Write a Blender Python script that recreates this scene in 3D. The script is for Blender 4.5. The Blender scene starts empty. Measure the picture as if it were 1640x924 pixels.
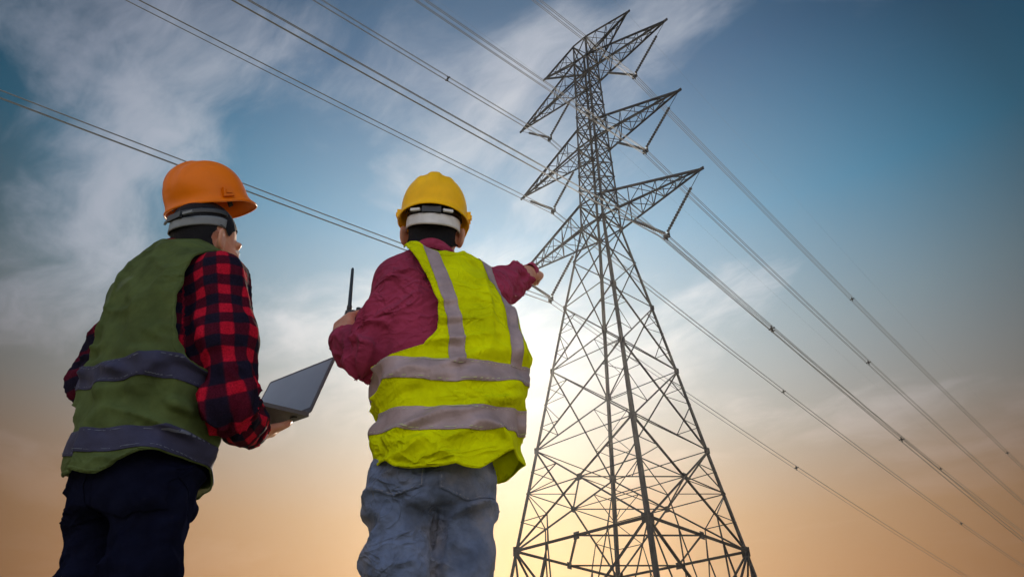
import bpy, bmesh, math, random
import numpy as np
from mathutils import Vector, Matrix

random.seed(7)
rng = np.random.default_rng(7)
S = bpy.context.scene
COL = S.collection

# ------------------------------------------------------------------ camera
CAM_H = 0.30
PITCH = math.radians(34.976)
cam_d = bpy.data.cameras.new("camera")
cam_d.sensor_width = 36.0
cam_d.lens = 24.016
cam_d.clip_start = 0.05
cam_d.clip_end = 6000
cam = bpy.data.objects.new("camera", cam_d)
COL.objects.link(cam)
cam.matrix_world = (Matrix.Translation((0, 0, CAM_H)) @ Matrix.Rotation(math.radians(90) + PITCH, 4, 'X')
                    @ Matrix.Rotation(math.radians(0.267), 4, 'Z'))
S.camera = cam

# ------------------------------------------------------------------ light and sky
SUN_EL = math.radians(28.0)
SUN_AZ = math.radians(1.0)           # from +Y towards +X
SUN_DIR = Vector((math.sin(SUN_AZ) * math.cos(SUN_EL), math.cos(SUN_AZ) * math.cos(SUN_EL), math.sin(SUN_EL)))
sun_d = bpy.data.lights.new("sun", 'SUN')
sun_d.energy = 4.5
sun_d.angle = math.radians(1.5)
sun_d.color = (1.0, 0.86, 0.68)
sun = bpy.data.objects.new("sun", sun_d)
COL.objects.link(sun)
sun.rotation_euler = (-SUN_DIR).to_track_quat('-Z', 'Y').to_euler()

world = bpy.data.worlds.new("World")
S.world = world
world.use_nodes = True
WN, WL = world.node_tree.nodes, world.node_tree.links
WN.clear()


class NT:
    """tiny helper to write node trees"""
    def __init__(s, tree):
        s.t = tree; s.n = tree.nodes; s.l = tree.links

    def node(s, typ, **kw):
        n = s.n.new(typ)
        for k, v in kw.items():
            setattr(n, k, v)
        return n

    def put(s, sock, v):
        if isinstance(v, bpy.types.NodeSocket):
            s.l.new(v, sock)
        elif v is not None:
            sock.default_value = v

    def math(s, op, a, b=None, c=None, clamp=False):
        n = s.node('ShaderNodeMath', operation=op, use_clamp=clamp)
        s.put(n.inputs[0], a)
        if b is not None: s.put(n.inputs[1], b)
        if c is not None: s.put(n.inputs[2], c)
        return n.outputs[0]

    def vmath(s, op, a, b=None):
        n = s.node('ShaderNodeVectorMath', operation=op)
        s.put(n.inputs[0], a)
        if b is not None: s.put(n.inputs[1], b)
        return n.outputs['Value'] if op in ('DOT_PRODUCT', 'LENGTH') else n.outputs[0]

    def mix(s, f, a, b, blend='MIX'):
        n = s.node('ShaderNodeMix', data_type='RGBA', blend_type=blend)
        s.put(n.inputs[0], f)
        s.put(n.inputs[6], a if isinstance(a, bpy.types.NodeSocket) else (*a, 1) if len(a) == 3 else a)
        s.put(n.inputs[7], b if isinstance(b, bpy.types.NodeSocket) else (*b, 1) if len(b) == 3 else b)
        return n.outputs[2]

    def ramp(s, f, stops, interp='LINEAR'):
        n = s.node('ShaderNodeValToRGB')
        cr = n.color_ramp; cr.interpolation = interp
        while len(cr.elements) > 1: cr.elements.remove(cr.elements[-1])
        for i, (p, c) in enumerate(stops):
            e = cr.elements[0] if i == 0 else cr.elements.new(p)
            e.position = p
            e.color = (c, c, c, 1) if isinstance(c, (int, float)) else (*c, 1)
        s.put(n.inputs[0], f)
        return n.outputs[0]

    def noise(s, vec, scale, detail=4, rough=0.5, dist=0.0, col=False):
        n = s.node('ShaderNodeTexNoise')
        s.put(n.inputs['Vector'], vec)
        n.inputs['Scale'].default_value = scale
        n.inputs['Detail'].default_value = detail
        n.inputs['Roughness'].default_value = rough
        n.inputs['Distortion'].default_value = dist
        return n.outputs['Color' if col else 'Fac']

    def scale(s, vec, sc, loc=(0, 0, 0), rot=(0, 0, 0)):
        n = s.node('ShaderNodeMapping')
        s.put(n.inputs[0], vec)
        n.inputs['Location'].default_value = loc
        n.inputs['Rotation'].default_value = rot
        n.inputs['Scale'].default_value = sc
        return n.outputs[0]

    def srange(s, v, a, b, c=0.0, d=1.0, smooth=True):
        n = s.node('ShaderNodeMapRange', interpolation_type='SMOOTHSTEP' if smooth else 'LINEAR')
        s.put(n.inputs[0], v)
        for i, x in enumerate((a, b, c, d)): n.inputs[1 + i].default_value = x
        return n.outputs[0]


w = NT(world.node_tree)
tc = w.node('ShaderNodeTexCoord')
dirv = w.vmath('NORMALIZE', tc.outputs['Generated'])
sep = w.node('ShaderNodeSeparateXYZ'); w.put(sep.inputs[0], dirv)
dz = sep.outputs['Z']
sky = w.node('ShaderNodeTexSky', sky_type='NISHITA')
sky.sun_disc = False
sky.sun_elevation = SUN_EL
sky.sun_rotation = SUN_AZ
sky.dust_density = 1.5
sky.air_density = 1.2
nish = w.mix(1.0, w.mix(1.0, sky.outputs[0], (0.08, 0.08, 0.08), 'MULTIPLY'), (0.7, 0.7, 0.7), 'DARKEN')
cs = w.vmath('DOT_PRODUCT', dirv, tuple(SUN_DIR))
# evening air: warm low haze, blue above
air = w.ramp(w.math('MAXIMUM', dz, 0.0), [
    (0.00, (0.36, 0.11, 0.012)), (0.16, (0.44, 0.155, 0.018)), (0.27, (0.38, 0.185, 0.07)),
    (0.38, (0.25, 0.24, 0.225)), (0.50, (0.15, 0.255, 0.32)), (0.63, (0.012, 0.225, 0.41)),
    (0.78, (0.003, 0.115, 0.275)), (1.0, (0.02, 0.09, 0.19))])
cool = w.ramp(w.math('MAXIMUM', dz, 0.0), [
    (0.00, (0.44, 0.40, 0.38)), (0.2, (0.43, 0.41, 0.40)), (0.5, (0.28, 0.30, 0.34)), (0.8, (0.06, 0.14, 0.26)), (1.0, (0.02, 0.09, 0.19))])
air = w.mix(w.srange(cs, -0.1, 0.55), cool, air)
base = w.mix(0.96, nish, air)
fall_fill = w.ramp(w.math('MULTIPLY_ADD', cs, 0.5, 0.5), [
    (0.0, 3.6), (0.35, 3.1), (0.65, 1.1), (0.82, 0.22), (0.88, 0.34), (0.93, 0.72), (0.98, 0.95), (1.0, 0.95)])  # brightness by sun angle; unseen sky behind the camera raised as added fill
base = w.mix(1.0, base, fall_fill, 'MULTIPLY')
# clouds on a flat layer overhead
inv = w.math('DIVIDE', 1.0, w.math('MAXIMUM', w.math('ADD', dz, 0.10), 0.05))
pl = w.node('ShaderNodeVectorMath', operation='SCALE'); w.put(pl.inputs[0], dirv); w.put(pl.inputs['Scale'], inv)
plane = w.vmath('MULTIPLY', pl.outputs[0], (1, 1, 0))
plane = w.scale(plane, (1.0, 1.0, 1.0), loc=(2.97, 1.53, 0), rot=(0, 0, math.radians(41)))
warp = w.noise(plane, 1.6, 3, 0.5, col=True)
plane_w = w.vmath('ADD', plane, w.vmath('MULTIPLY', w.vmath('SUBTRACT', warp, (0.5, 0.5, 0.5)), (0.5, 0.5, 0.5)))
stretch = w.scale(plane_w, (1.0, 1.7, 1.0))
n1 = w.noise(stretch, 1.6, 8, 0.57)
n2 = w.noise(stretch, 0.75, 2, 0.5)
cl = w.math('ADD', w.math('MULTIPLY', n1, 0.62), w.math('MULTIPLY', n2, 0.50))
cloud = w.srange(cl, 0.552, 0.71)
cloud = w.math('MULTIPLY', cloud, w.srange(dz, 0.22, 0.60, 0.12, 1.0))
lit = w.ramp(w.math('MULTIPLY_ADD', cs, 0.5, 0.5), [
    (0.0, (0.95, 0.95, 0.97)), (0.6, (0.55, 0.58, 0.64)), (0.88, (0.31, 0.34, 0.43)), (0.95, (0.52, 0.545, 0.61)), (0.985, (0.62, 0.62, 0.63)), (1.0, (0.62, 0.62, 0.62))])  # clouds opposite the sun also brightened as added fill
warmth = w.srange(dz, 0.15, 0.55)
lit = w.mix(warmth, w.mix(1.0, lit, (1.15, 0.72, 0.48), 'MULTIPLY'), lit)
base = w.mix(w.math('MULTIPLY', cloud, 0.78), base, lit)
# glow of the sun in the haze
c0 = w.math('MAXIMUM', cs, 0.0)
g1 = w.math('MULTIPLY', w.math('POWER', c0, 12.0), 0.40)
g2 = w.math('MULTIPLY', w.math('POWER', c0, 140.0), 0.04)
gcol = w.mix(w.srange(dz, 0.18, 0.55), (1.0, 0.74, 0.40), (1.0, 0.95, 0.89))
glow = w.mix(1.0, gcol, w.math('ADD', g1, g2), 'MULTIPLY')
flat = w.vmath('NORMALIZE', w.vmath('MULTIPLY', dirv, (1, 1, 0)))
azc = w.math('MAXIMUM', w.vmath('DOT_PRODUCT', flat, (math.sin(SUN_AZ), math.cos(SUN_AZ), 0.0)), 0.0)
g3 = w.math('MULTIPLY', w.math('MULTIPLY', w.math('POWER', azc, 22.0), w.srange(dz, 0.52, 0.12)), 0.17)
g4 = w.math('MULTIPLY', w.math('MULTIPLY', w.math('POWER', azc, 90.0), w.srange(dz, 0.46, 0.15)), 0.42)
glow = w.mix(1.0, glow, w.mix(1.0, (1.0, 0.64, 0.24), w.math('ADD', g3, g4), 'MULTIPLY'), 'ADD')
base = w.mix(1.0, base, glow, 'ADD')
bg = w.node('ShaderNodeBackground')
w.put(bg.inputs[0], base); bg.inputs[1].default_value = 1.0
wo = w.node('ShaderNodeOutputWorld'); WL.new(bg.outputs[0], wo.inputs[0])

S.view_settings.view_transform = 'Standard'
S.view_settings.look = 'None'
S.view_settings.exposure = 0.0
S.view_settings.gamma = 1.0
S.view_settings.use_curve_mapping = False
S.render.engine = 'CYCLES'
S.cycles.use_denoising = True
S.cycles.max_bounces = 6
S.cycles.transparent_max_bounces = 8


# ------------------------------------------------------------------ materials
def material(name):
    m = bpy.data.materials.new(name); m.use_nodes = True
    t = NT(m.node_tree)
    return m, t, m.node_tree.nodes['Principled BSDF']


def simple(name, col, rough=0.6, metal=0.0, nscale=None, namt=0.15, bump=0.0, bscale=60.0, spec=0.5, sheen=0.0):
    m, t, b = material(name)
    b.inputs['Roughness'].default_value = rough
    b.inputs['Metallic'].default_value = metal
    b.inputs['Specular IOR Level'].default_value = spec
    if sheen:
        b.inputs['Sheen Weight'].default_value = sheen
    co = t.node('ShaderNodeTexCoord').outputs['Object']
    if nscale:
        f = t.srange(t.noise(co, nscale, 5, 0.6), 0.3, 0.7, 1 - namt, 1 + namt)
        t.put(b.inputs['Base Color'], t.mix(1.0, col, f, 'MULTIPLY'))
    else:
        b.inputs['Base Color'].default_value = (*col, 1)
    if bump:
        bn = t.node('ShaderNodeBump'); bn.inputs['Strength'].default_value = bump; bn.inputs['Distance'].default_value = 0.004
        t.put(bn.inputs['Height'], t.noise(co, bscale, 5, 0.6))
        t.put(b.inputs['Normal'], bn.outputs[0])
    return m


# ------------------------------------------------------------------ object helpers
def link(o, parent=None):
    COL.objects.link(o)
    if parent is not None:
        o.parent = parent
    return o


def tag(o, label=None, cat=None, group=None, kind=None):
    if label: o['label'] = label
    if cat: o['category'] = cat
    if group: o['group'] = group
    if kind: o['kind'] = kind
    return o


def empty(name, loc=(0, 0, 0)):
    o = bpy.data.objects.new(name, None); COL.objects.link(o)
    o.location = loc; o.empty_display_size = 0.1
    return o


def mesh_np(name, V, F, mat=None, parent=None, smooth=True, uv=None):
    """F: int array (n,3) or (n,4)"""
    V = np.asarray(V, np.float32); F = np.asarray(F, np.int32)
    me = bpy.data.meshes.new(name)
    k = F.shape[1]
    me.vertices.add(len(V)); me.vertices.foreach_set('co', V.ravel())
    me.loops.add(F.size); me.loops.foreach_set('vertex_index', F.ravel())
    me.polygons.add(len(F))
    me.polygons.foreach_set('loop_start', np.arange(0, F.size, k, dtype=np.int32))
    me.polygons.foreach_set('use_smooth', np.full(len(F), smooth))
    if uv is not None:
        l = me.uv_layers.new(name='UVMap')
        l.data.foreach_set('uv', np.asarray(uv, np.float32)[F.ravel()].ravel())
    me.update(calc_edges=True); me.validate()
    if mat: me.materials.append(mat)
    o = bpy.data.objects.new(name, me)
    link(o, None)
    if parent is not None:
        o.parent = parent
        o.matrix_parent_inverse = Matrix.Translation(-Vector(parent.location))
    return o


def pydata(name, verts, faces, mat=None, parent=None, smooth=False):
    me = bpy.data.meshes.new(name)
    me.from_pydata([tuple(v) for v in verts], [], faces); me.update()
    if mat: me.materials.append(mat)
    if smooth: me.polygons.foreach_set('use_smooth', [True] * len(me.polygons))
    o = bpy.data.objects.new(name, me)
    link(o)
    if parent is not None:
        o.parent = parent
        o.matrix_parent_inverse = Matrix.Translation(-Vector(parent.location))
    return o


def tube(path, r, n=6, close=True):
    """verts, faces (lists) of a tube along path; r number or list"""
    path = [Vector(p) for p in path]
    rr = r if hasattr(r, '__len__') else [r] * len(path)
    V, F = [], []
    up = None
    for i, p in enumerate(path):
        t = (path[min(i + 1, len(path) - 1)] - path[max(i - 1, 0)]).normalized()
        if up is None:
            up = Vector((0, 0, 1)) if abs(t.z) < 0.9 else Vector((1, 0, 0))
        a = t.cross(up).normalized(); b = a.cross(t).normalized(); up = b
        for k in range(n):
            an = 2 * math.pi * k / n
            V.append(p + (a * math.cos(an) + b * math.sin(an)) * rr[i])
    for i in range(len(path) - 1):
        for k in range(n):
            F.append((i * n + k, i * n + (k + 1) % n, (i + 1) * n + (k + 1) % n, (i + 1) * n + k))
    if close:
        F.append(tuple(range(n))[::-1]); F.append(tuple(range((len(path) - 1) * n, len(path) * n)))
    return V, F


def join(parts):
    V, F = [], []
    for v, f in parts:
        o = len(V); V += list(v); F += [tuple(i + o for i in q) for q in f]
    return V, F


def boxvf(c, sx, sy, sz, R=None):
    R = R or Matrix.Identity(3)
    V = [Vector(c) + R @ Vector((x * sx / 2, y * sy / 2, z * sz / 2)) for x in (-1, 1) for y in (-1, 1) for z in (-1, 1)]
    F = [(0, 1, 3, 2), (4, 6, 7, 5), (0, 4, 5, 1), (2, 3, 7, 6), (0, 2, 6, 4), (1, 5, 7, 3)]
    return V, F


def lerp(a, b, t): return a + (b - a) * t
# ------------------------------------------------------------------ ground
m, t, b = material("dry_field")
co = t.node('ShaderNodeTexCoord').outputs['Object']
f1 = t.noise(co, 0.35, 6, 0.6); f2 = t.noise(co, 9.0, 6, 0.65)
c = t.mix(t.srange(f1, 0.35, 0.65), (0.26, 0.22, 0.15), (0.18, 0.18, 0.09))
c = t.mix(1.0, c, t.srange(f2, 0.3, 0.7, 0.75, 1.2), 'MULTIPLY')
t.put(b.inputs['Base Color'], c); b.inputs['Roughness'].default_value = 0.95
bn = t.node('ShaderNodeBump'); bn.inputs['Strength'].default_value = 0.6; bn.inputs['Distance'].default_value = 0.05
t.put(bn.inputs['Height'], f2); t.put(b.inputs['Normal'], bn.outputs[0])
GROUND = m
R_ = [0, 3, 8, 20, 50, 120, 300, 800, 2500]
gv = [(0, 20, 0)]; gf = []
NS = 48
for i, r in enumerate(R_[1:]):
    for k in range(NS):
        a = 2 * math.pi * k / NS
        gv.append((r * math.cos(a), 20 + r * math.sin(a), 0))
for k in range(NS):
    gf.append((0, 1 + k, 1 + (k + 1) % NS))
for i in range(len(R_) - 2):
    o0 = 1 + i * NS; o1 = o0 + NS
    for k in range(NS):
        gf.append((o0 + k, o1 + k, o1 + (k + 1) % NS, o0 + (k + 1) % NS))
g = pydata('ground', gv, gf, GROUND)
tag(g, kind='structure')

# ------------------------------------------------------------------ lattice tower
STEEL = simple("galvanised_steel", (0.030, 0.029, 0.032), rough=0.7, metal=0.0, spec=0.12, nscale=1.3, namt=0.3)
CERAMIC = simple("insulator_glass", (0.03, 0.033, 0.04), rough=0.5)
WIRE = simple("aluminium_conductor", (0.20, 0.205, 0.21), rough=0.5, metal=0.5)
CONC = simple("concrete", (0.36, 0.35, 0.33), rough=0.9, nscale=4, bump=0.3, bscale=20)

PHI = math.radians(-45.92)
TU = Vector((math.cos(PHI), math.sin(PHI), 0))      # along the cross-arms
TV = Vector((-math.sin(PHI), math.cos(PHI), 0))     # along the line
TC = Vector((6.778, 40.0, 0))
UPV = Vector((0, 0, 1))


def TP(a, b, z):                                    # tower coordinates, z above the camera
    return TC + TU * a + TV * b + UPV * (z + CAM_H)


tower = empty('transmission_tower', (TC.x, TC.y, 0))
tag(tower, 'tall lattice steel transmission tower with six pointed cross-arms', 'tower')

# one shared angle section (unit length along Z)
th_ = 0.14
prof = [(0, 0), (1, 0), (1, th_), (th_, th_), (th_, 1), (0, 1)]
av = [(x - 0.3, y - 0.3, 0) for x, y in prof] + [(x - 0.3, y - 0.3, 1) for x, y in prof]
af = [(i, (i + 1) % 6, 6 + (i + 1) % 6, 6 + i) for i in range(6)] + [(5, 4, 3, 2, 1, 0), (6, 7, 8, 9, 10, 11)]
ANGLE = bpy.data.meshes.new('angle_bar')
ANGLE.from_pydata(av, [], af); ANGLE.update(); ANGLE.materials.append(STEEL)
PINV = Matrix.Translation(-tower.location)


def angle_matrix(p, q, wdt):
    d = q - p; L = d.length; d.normalize()
    ref = (p + q) * 0.5 - (TC + UPV * ((p.z + q.z) * 0.5))
    x = ref - d * ref.dot(d)
    if x.length < 1e-4: x = d.orthogonal()
    x.normalize(); y = d.cross(x)
    x, y = (x + y).normalized(), (y - x).normalized()
    x, y = -x, -y
    M = Matrix(((x.x * wdt, y.x * wdt, d.x * L, p.x), (x.y * wdt, y.y * wdt, d.y * L, p.y),
                (x.z * wdt, y.z * wdt, d.z * L, p.z), (0, 0, 0, 1)))
    return M


def bar(name, p, q, wdt, parent=None, mesh=ANGLE):
    o = bpy.data.objects.new(name, mesh)
    COL.objects.link(o)
    o.parent = parent or tower
    M = angle_matrix(p, q, wdt * (0.85 if p.z < 28 else 1.0))
    if parent is None:
        o.matrix_parent_inverse = PINV
    else:
        o.matrix_parent_inverse = Matrix.Translation(-Vector(parent.location)) if parent.parent is None else Matrix.Identity(4)
    o.matrix_basis = M
    return o


# half-width of the body at each level
LV = [(-CAM_H, 6.10), (9.956, 4.63), (15.88, 3.74), (21.37, 2.94), (26.36, 2.20), (30.3, 1.60), (33.53, 1.11), (35.83, 1.09),
      (42.19, 0.965), (44.36, 0.94), (51.06, 0.83), (53.36, 0.81), (55.95, 0.78)]
lz = [a for a, _ in LV]; lw = [a for _, a in LV]


def hw(z): return float(np.interp(z, lz, lw))


SG = [(1, -1), (1, 1), (-1, 1), (-1, -1)]           # near, right, far, left corner


def corner(i, z, inset=0.0):
    a, b2 = SG[i % 4]; h = hw(z) - inset
    return TP(a * h, b2 * h, z)


# four legs, each one continuous angle
for i in range(4):
    V, F = [], []
    for k, (z, _) in enumerate(LV):
        wd = 0.22 if z < 16 else 0.19 if z < 31 else 0.15
        p = corner(i, z)
        a, b2 = SG[i]
        ux, uy = TU * -a, TV * -b2
        for (x, y) in prof:
            V.append(p + ux * x * wd + uy * y * wd)
    for k in range(len(LV) - 1):
        for j in range(6):
            F.append((k * 6 + j, k * 6 + (j + 1) % 6, k * 6 + 6 + (j + 1) % 6, k * 6 + 6 + j))
    F.append((5, 4, 3, 2, 1, 0)); F.append(tuple((len(LV) - 1) * 6 + j for j in range(6)))
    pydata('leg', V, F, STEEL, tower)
    p = corner(i, -CAM_H)
    V, F = boxvf((p.x, p.y, 0.15), 1.0, 1.0, 0.7, Matrix.Rotation(PHI, 3, 'Z'))
    pydata('footing', V, F, CONC, tower)

GUS = bpy.data.meshes.new('gusset')
gvv, gff = boxvf((0, 0, 0), 1, 1, 1)
GUS.from_pydata([tuple(v) for v in gvv], [], gff); GUS.update(); GUS.materials.append(STEEL)


def gusset(p, n, size):
    o = bpy.data.objects.new('gusset_plate', GUS); COL.objects.link(o); o.parent = tower
    o.matrix_parent_inverse = PINV
    n = n.normalized(); x = n.cross(UPV).normalized(); y = n.cross(x)
    o.matrix_basis = Matrix(((x.x * size, y.x * size, n.x * 0.03, p.x), (x.y * size, y.y * size, n.y * 0.03, p.y),
                             (x.z * size, y.z * size, n.z * 0.03, p.z), (0, 0, 0, 1)))


def face_n(i):
    a = corner(i, 20) + corner(i + 1, 20)
    return (a * 0.5 - TC).xy.to_3d().normalized()


def X_panel(i, z0, z1, wd, redundant=0, wr=0.06):
    """crossed diagonals on face i (corner i to i+1); optional secondary bars"""
    a0, b0, a1, b1 = corner(i, z0), corner(i + 1, z0), corner(i, z1), corner(i + 1, z1)
    n = face_n(i) * 0.03
    bar('diagonal_brace', a0 + n, b1 + n, wd); bar('diagonal_brace', b0 - n, a1 - n, wd)
    t = (a0 - b0).length / ((a0 - b0).length + (a1 - b1).length)
    x = lerp(a0, b1, t)
    if redundant >= 1:
        for (c0, c1) in ((a0, a1), (b0, b1)):
            m1 = lerp(c0, c1, t * 0.5); m2 = lerp(c0, c1, t + (1 - t) * 0.5); mm = lerp(c0, c1, t)
            d1 = lerp(c0, x, 0.5); d2 = lerp(c1, x, 0.5)
            bar('secondary_brace', m1, d1, wr); bar('secondary_brace', mm, d1, wr)
            bar('secondary_brace', m2, d2, wr); bar('secondary_brace', mm, d2, wr)
        if redundant >= 2:
            for (c0, c1) in ((a0, a1), (b0, b1)):
                q1 = lerp(c0, x, 0.5); e0 = lerp(a0, b0, 0.5)
                bar('secondary_brace', q1, lerp(c0, e0, 0.55), wr)
            bar('secondary_brace', lerp(a0, x, .5), lerp(a0, b0, .28), wr)
            bar('secondary_brace', lerp(b0, x, .5), lerp(b0, a0, .28), wr)
    return x


for i in range(4):
    n = face_n(i)
    # spread feet: inverted V from the belt's corners and middle
    a0, b0, a1, b1 = corner(i, -CAM_H), corner(i + 1, -CAM_H), corner(i, 9.956), corner(i + 1, 9.956)
    bar('horizontal_strut', a1, b1, 0.19)
    mid = lerp(a1, b1, 0.5)
    ka, kb = lerp(a1, b1, 0.37), lerp(a1, b1, 0.63)
    bar('diagonal_brace', a0 + n * 0.05, b1 + n * 0.05, 0.16); bar('diagonal_brace', b0 - n * 0.05, a1 - n * 0.05, 0.16)
    for f_, s0, top in ((0.5, a0, a1), (0.5, b0, b1)):
        q = lerp(s0, mid, 0.5) ; k = lerp(s0, mid, 0.75)
        bar('secondary_brace', q, lerp(s0, top, 0.5), 0.08); bar('secondary_brace', q, top, 0.10)
        bar('secondary_brace', q, lerp(top, mid, 0.55), 0.09); bar('secondary_brace', k, lerp(top, mid, 0.55), 0.08)
        bar('secondary_brace', lerp(s0, mid, 0.25), lerp(s0, top, 0.5), 0.07)
        bar('secondary_brace', lerp(s0, mid, 0.25), lerp(s0, top, 0.25), 0.07)
    # belt to waist
    x3 = X_panel(i, 9.956, 15.88, 0.14, 2, 0.065)
    X_panel(i, 15.88, 21.37, 0.12, 1, 0.055)
    X_panel(i, 21.37, 26.36, 0.115, 1, 0.05)
    X_panel(i, 26.36, 30.3, 0.10, 0)
    X_panel(i, 30.3, 33.53, 0.10, 0)
    for z in (15.88, 21.37):
        bar('horizontal_strut', corner(i, z), corner(i + 1, z), 0.075)
    for z in (33.53, 35.83, 42.19, 44.36, 51.06, 53.36, 55.95):
        bar('horizontal_strut', corner(i, z), corner(i + 1, z), 0.12)
    # slender upper body
    for z0, z1, k in ((33.53, 35.83, 1), (35.83, 42.19, 4), (42.19, 44.36, 1), (44.36, 51.06, 4), (51.06, 53.36, 1), (53.36, 55.95, 1)):
        for j in range(k):
            za, zb = lerp(z0, z1, j / k), lerp(z0, z1, (j + 1) / k)
            X_panel(i, za, zb, 0.085)
            if 0 < j: bar('horizontal_strut', corner(i, za), corner(i + 1, za), 0.06)
    # belt of bars at the crossings of the lowest panel
    zc = x3.z - CAM_H
    hx = [lerp(corner(j, 9.956), corner(j + 1, 15.88), (x3.z - CAM_H - 9.956) / (15.88 - 9.956)) for j in range(4)]
    ha, hb = hx[i], hx[(i + 1) % 4]
    bar('plan_brace', ha, hb, 0.085); bar('plan_brace', ha, corner(i, zc), 0.08); bar('plan_brace', ha, corner(i + 1, zc), 0.08)
    bar('plan_brace', lerp(ha, hb, 0.5), corner(i + 1, zc), 0.06)
    if i < 2: bar('plan_brace', ha, hx[(i + 2) % 4], 0.07)
    gusset(ha + n * 0.02, n, 0.38)
    # diaphragm at the belt
    bar('plan_brace', mid, lerp(corner(i + 1, 9.956), corner(i + 2, 9.956), 0.5), 0.12)
    gusset(mid + n * 0.02, n, 0.38)
    for z, sz in ((9.956, .5), (15.88, .36), (21.37, .34), (26.36, .32), (33.53, .36), (35.83, .26), (42.19, .32), (44.36, .24), (51.06, .3), (53.36, .24)):
        p = corner(i, z)
        gusset(p + n * 0.025 + (corner(i + 1, z) - p).normalized() * sz * 0.3, n, sz)
        p = corner(i + 1, z)
        gusset(p + n * 0.028 + (corner(i, z) - p).normalized() * sz * 0.3, n, sz)


def cross_arm(sgn, reach, zt, zb, z_top, z_bot, nb, label):
    """arm on side sgn with its tip at zt; body corners at z_bot and z_top"""
    tip = TP(sgn * reach, 0, zt)
    rt = []
    for b2 in (-1, 1):
        for z in (z_bot, z_top):
            h = hw(z); rt.append(TP(sgn * h, b2 * h, z))
    V, F = [], []
    for r in rt:
        M = angle_matrix(r, tip, 0.14)
        V2 = [M @ Vector(v) for v in av]
        o0 = len(V); V += V2; F += [tuple(j + o0 for j in q) for q in af]
    v2, f2 = boxvf(tip, 0.55, 0.10, 0.22, Matrix.Rotation(PHI, 3, 'Z'))
    o0 = len(V); V += v2; F += [tuple(j + o0 for j in q) for q in f2]
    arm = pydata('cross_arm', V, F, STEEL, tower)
    arm['label'] = label
    def ch(k, t): return lerp(rt[k], tip, t)
    ts = [1 - (1 - j / nb) ** 1.0 for j in range(nb + 1)]
    ARMINV = Matrix.Translation(-tower.location)
    def lace(p, q, wd):
        o = bpy.data.objects.new('lacing_bar', ANGLE); COL.objects.link(o); o.parent = arm
        o.matrix_basis = angle_matrix(p, q, wd)
    for j in range(nb - 1):
        t0, t1 = ts[j], ts[j + 1]
        a, b_ = (0, 2) if j % 2 == 0 else (2, 0)
        lace(ch(a, t0), ch(b_, t1), 0.06)           # bottom plane
        a, b_ = (1, 3) if j % 2 == 0 else (3, 1)
        lace(ch(a, t0), ch(b_, t1), 0.05)           # top plane
        for lo, hi in ((0, 1), (2, 3)):
            if j % 2 == 0: lace(ch(lo, t0), ch(hi, t1), 0.06)
            else: lace(ch(hi, t0), ch(lo, t1), 0.06)
            if j > 0: lace(ch(lo, t0), ch(hi, t0), 0.05)
        if j > 0:
            lace(ch(0, t0), ch(2, t0), 0.05)
    return arm


for sgn, sd in ((1, 'right'), (-1, 'left')):
    cross_arm(sgn, 5.11, 55.95, 0, 55.95, 53.36, 4, f'short earth wire arm at the top, {sd} side')
    cross_arm(sgn, 8.44, 51.06, 0, 53.36, 51.06, 6, f'upper cross-arm, {sd} side')
    cross_arm(sgn, 8.36, 42.19, 0, 44.36, 42.19, 6, f'middle cross-arm, {sd} side')
    cross_arm(sgn, 8.77, 33.60, 0, 35.83, 33.53, 7, f'lower cross-arm, {sd} side')

# ------------------------------------------------------------------ insulators and conductors
ARMS = [('upper', 8.44, 51.06, 4.85, 47.35), ('middle', 8.36, 42.19, 4.78, 38.55), ('lower', 8.77, 33.60, 5.41, 29.85)]


def disc_string(p, q, n):
    """a string of ribbed discs as one solid"""
    pts, rr = [], []
    for k in range(n):
        for f_, r in ((0.05, 0.075), (0.3, 0.115), (0.62, 0.115), (0.75, 0.08), (0.98, 0.075)):
            pts.append(lerp(p, q, (k + f_) / n)); rr.append(r)
    return tube(pts, rr, 8)


def wire_path(start, s_list, k, c):
    return [start + TV * s + UPV * (-k * abs(s) + c * s * s) for s in s_list]


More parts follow.
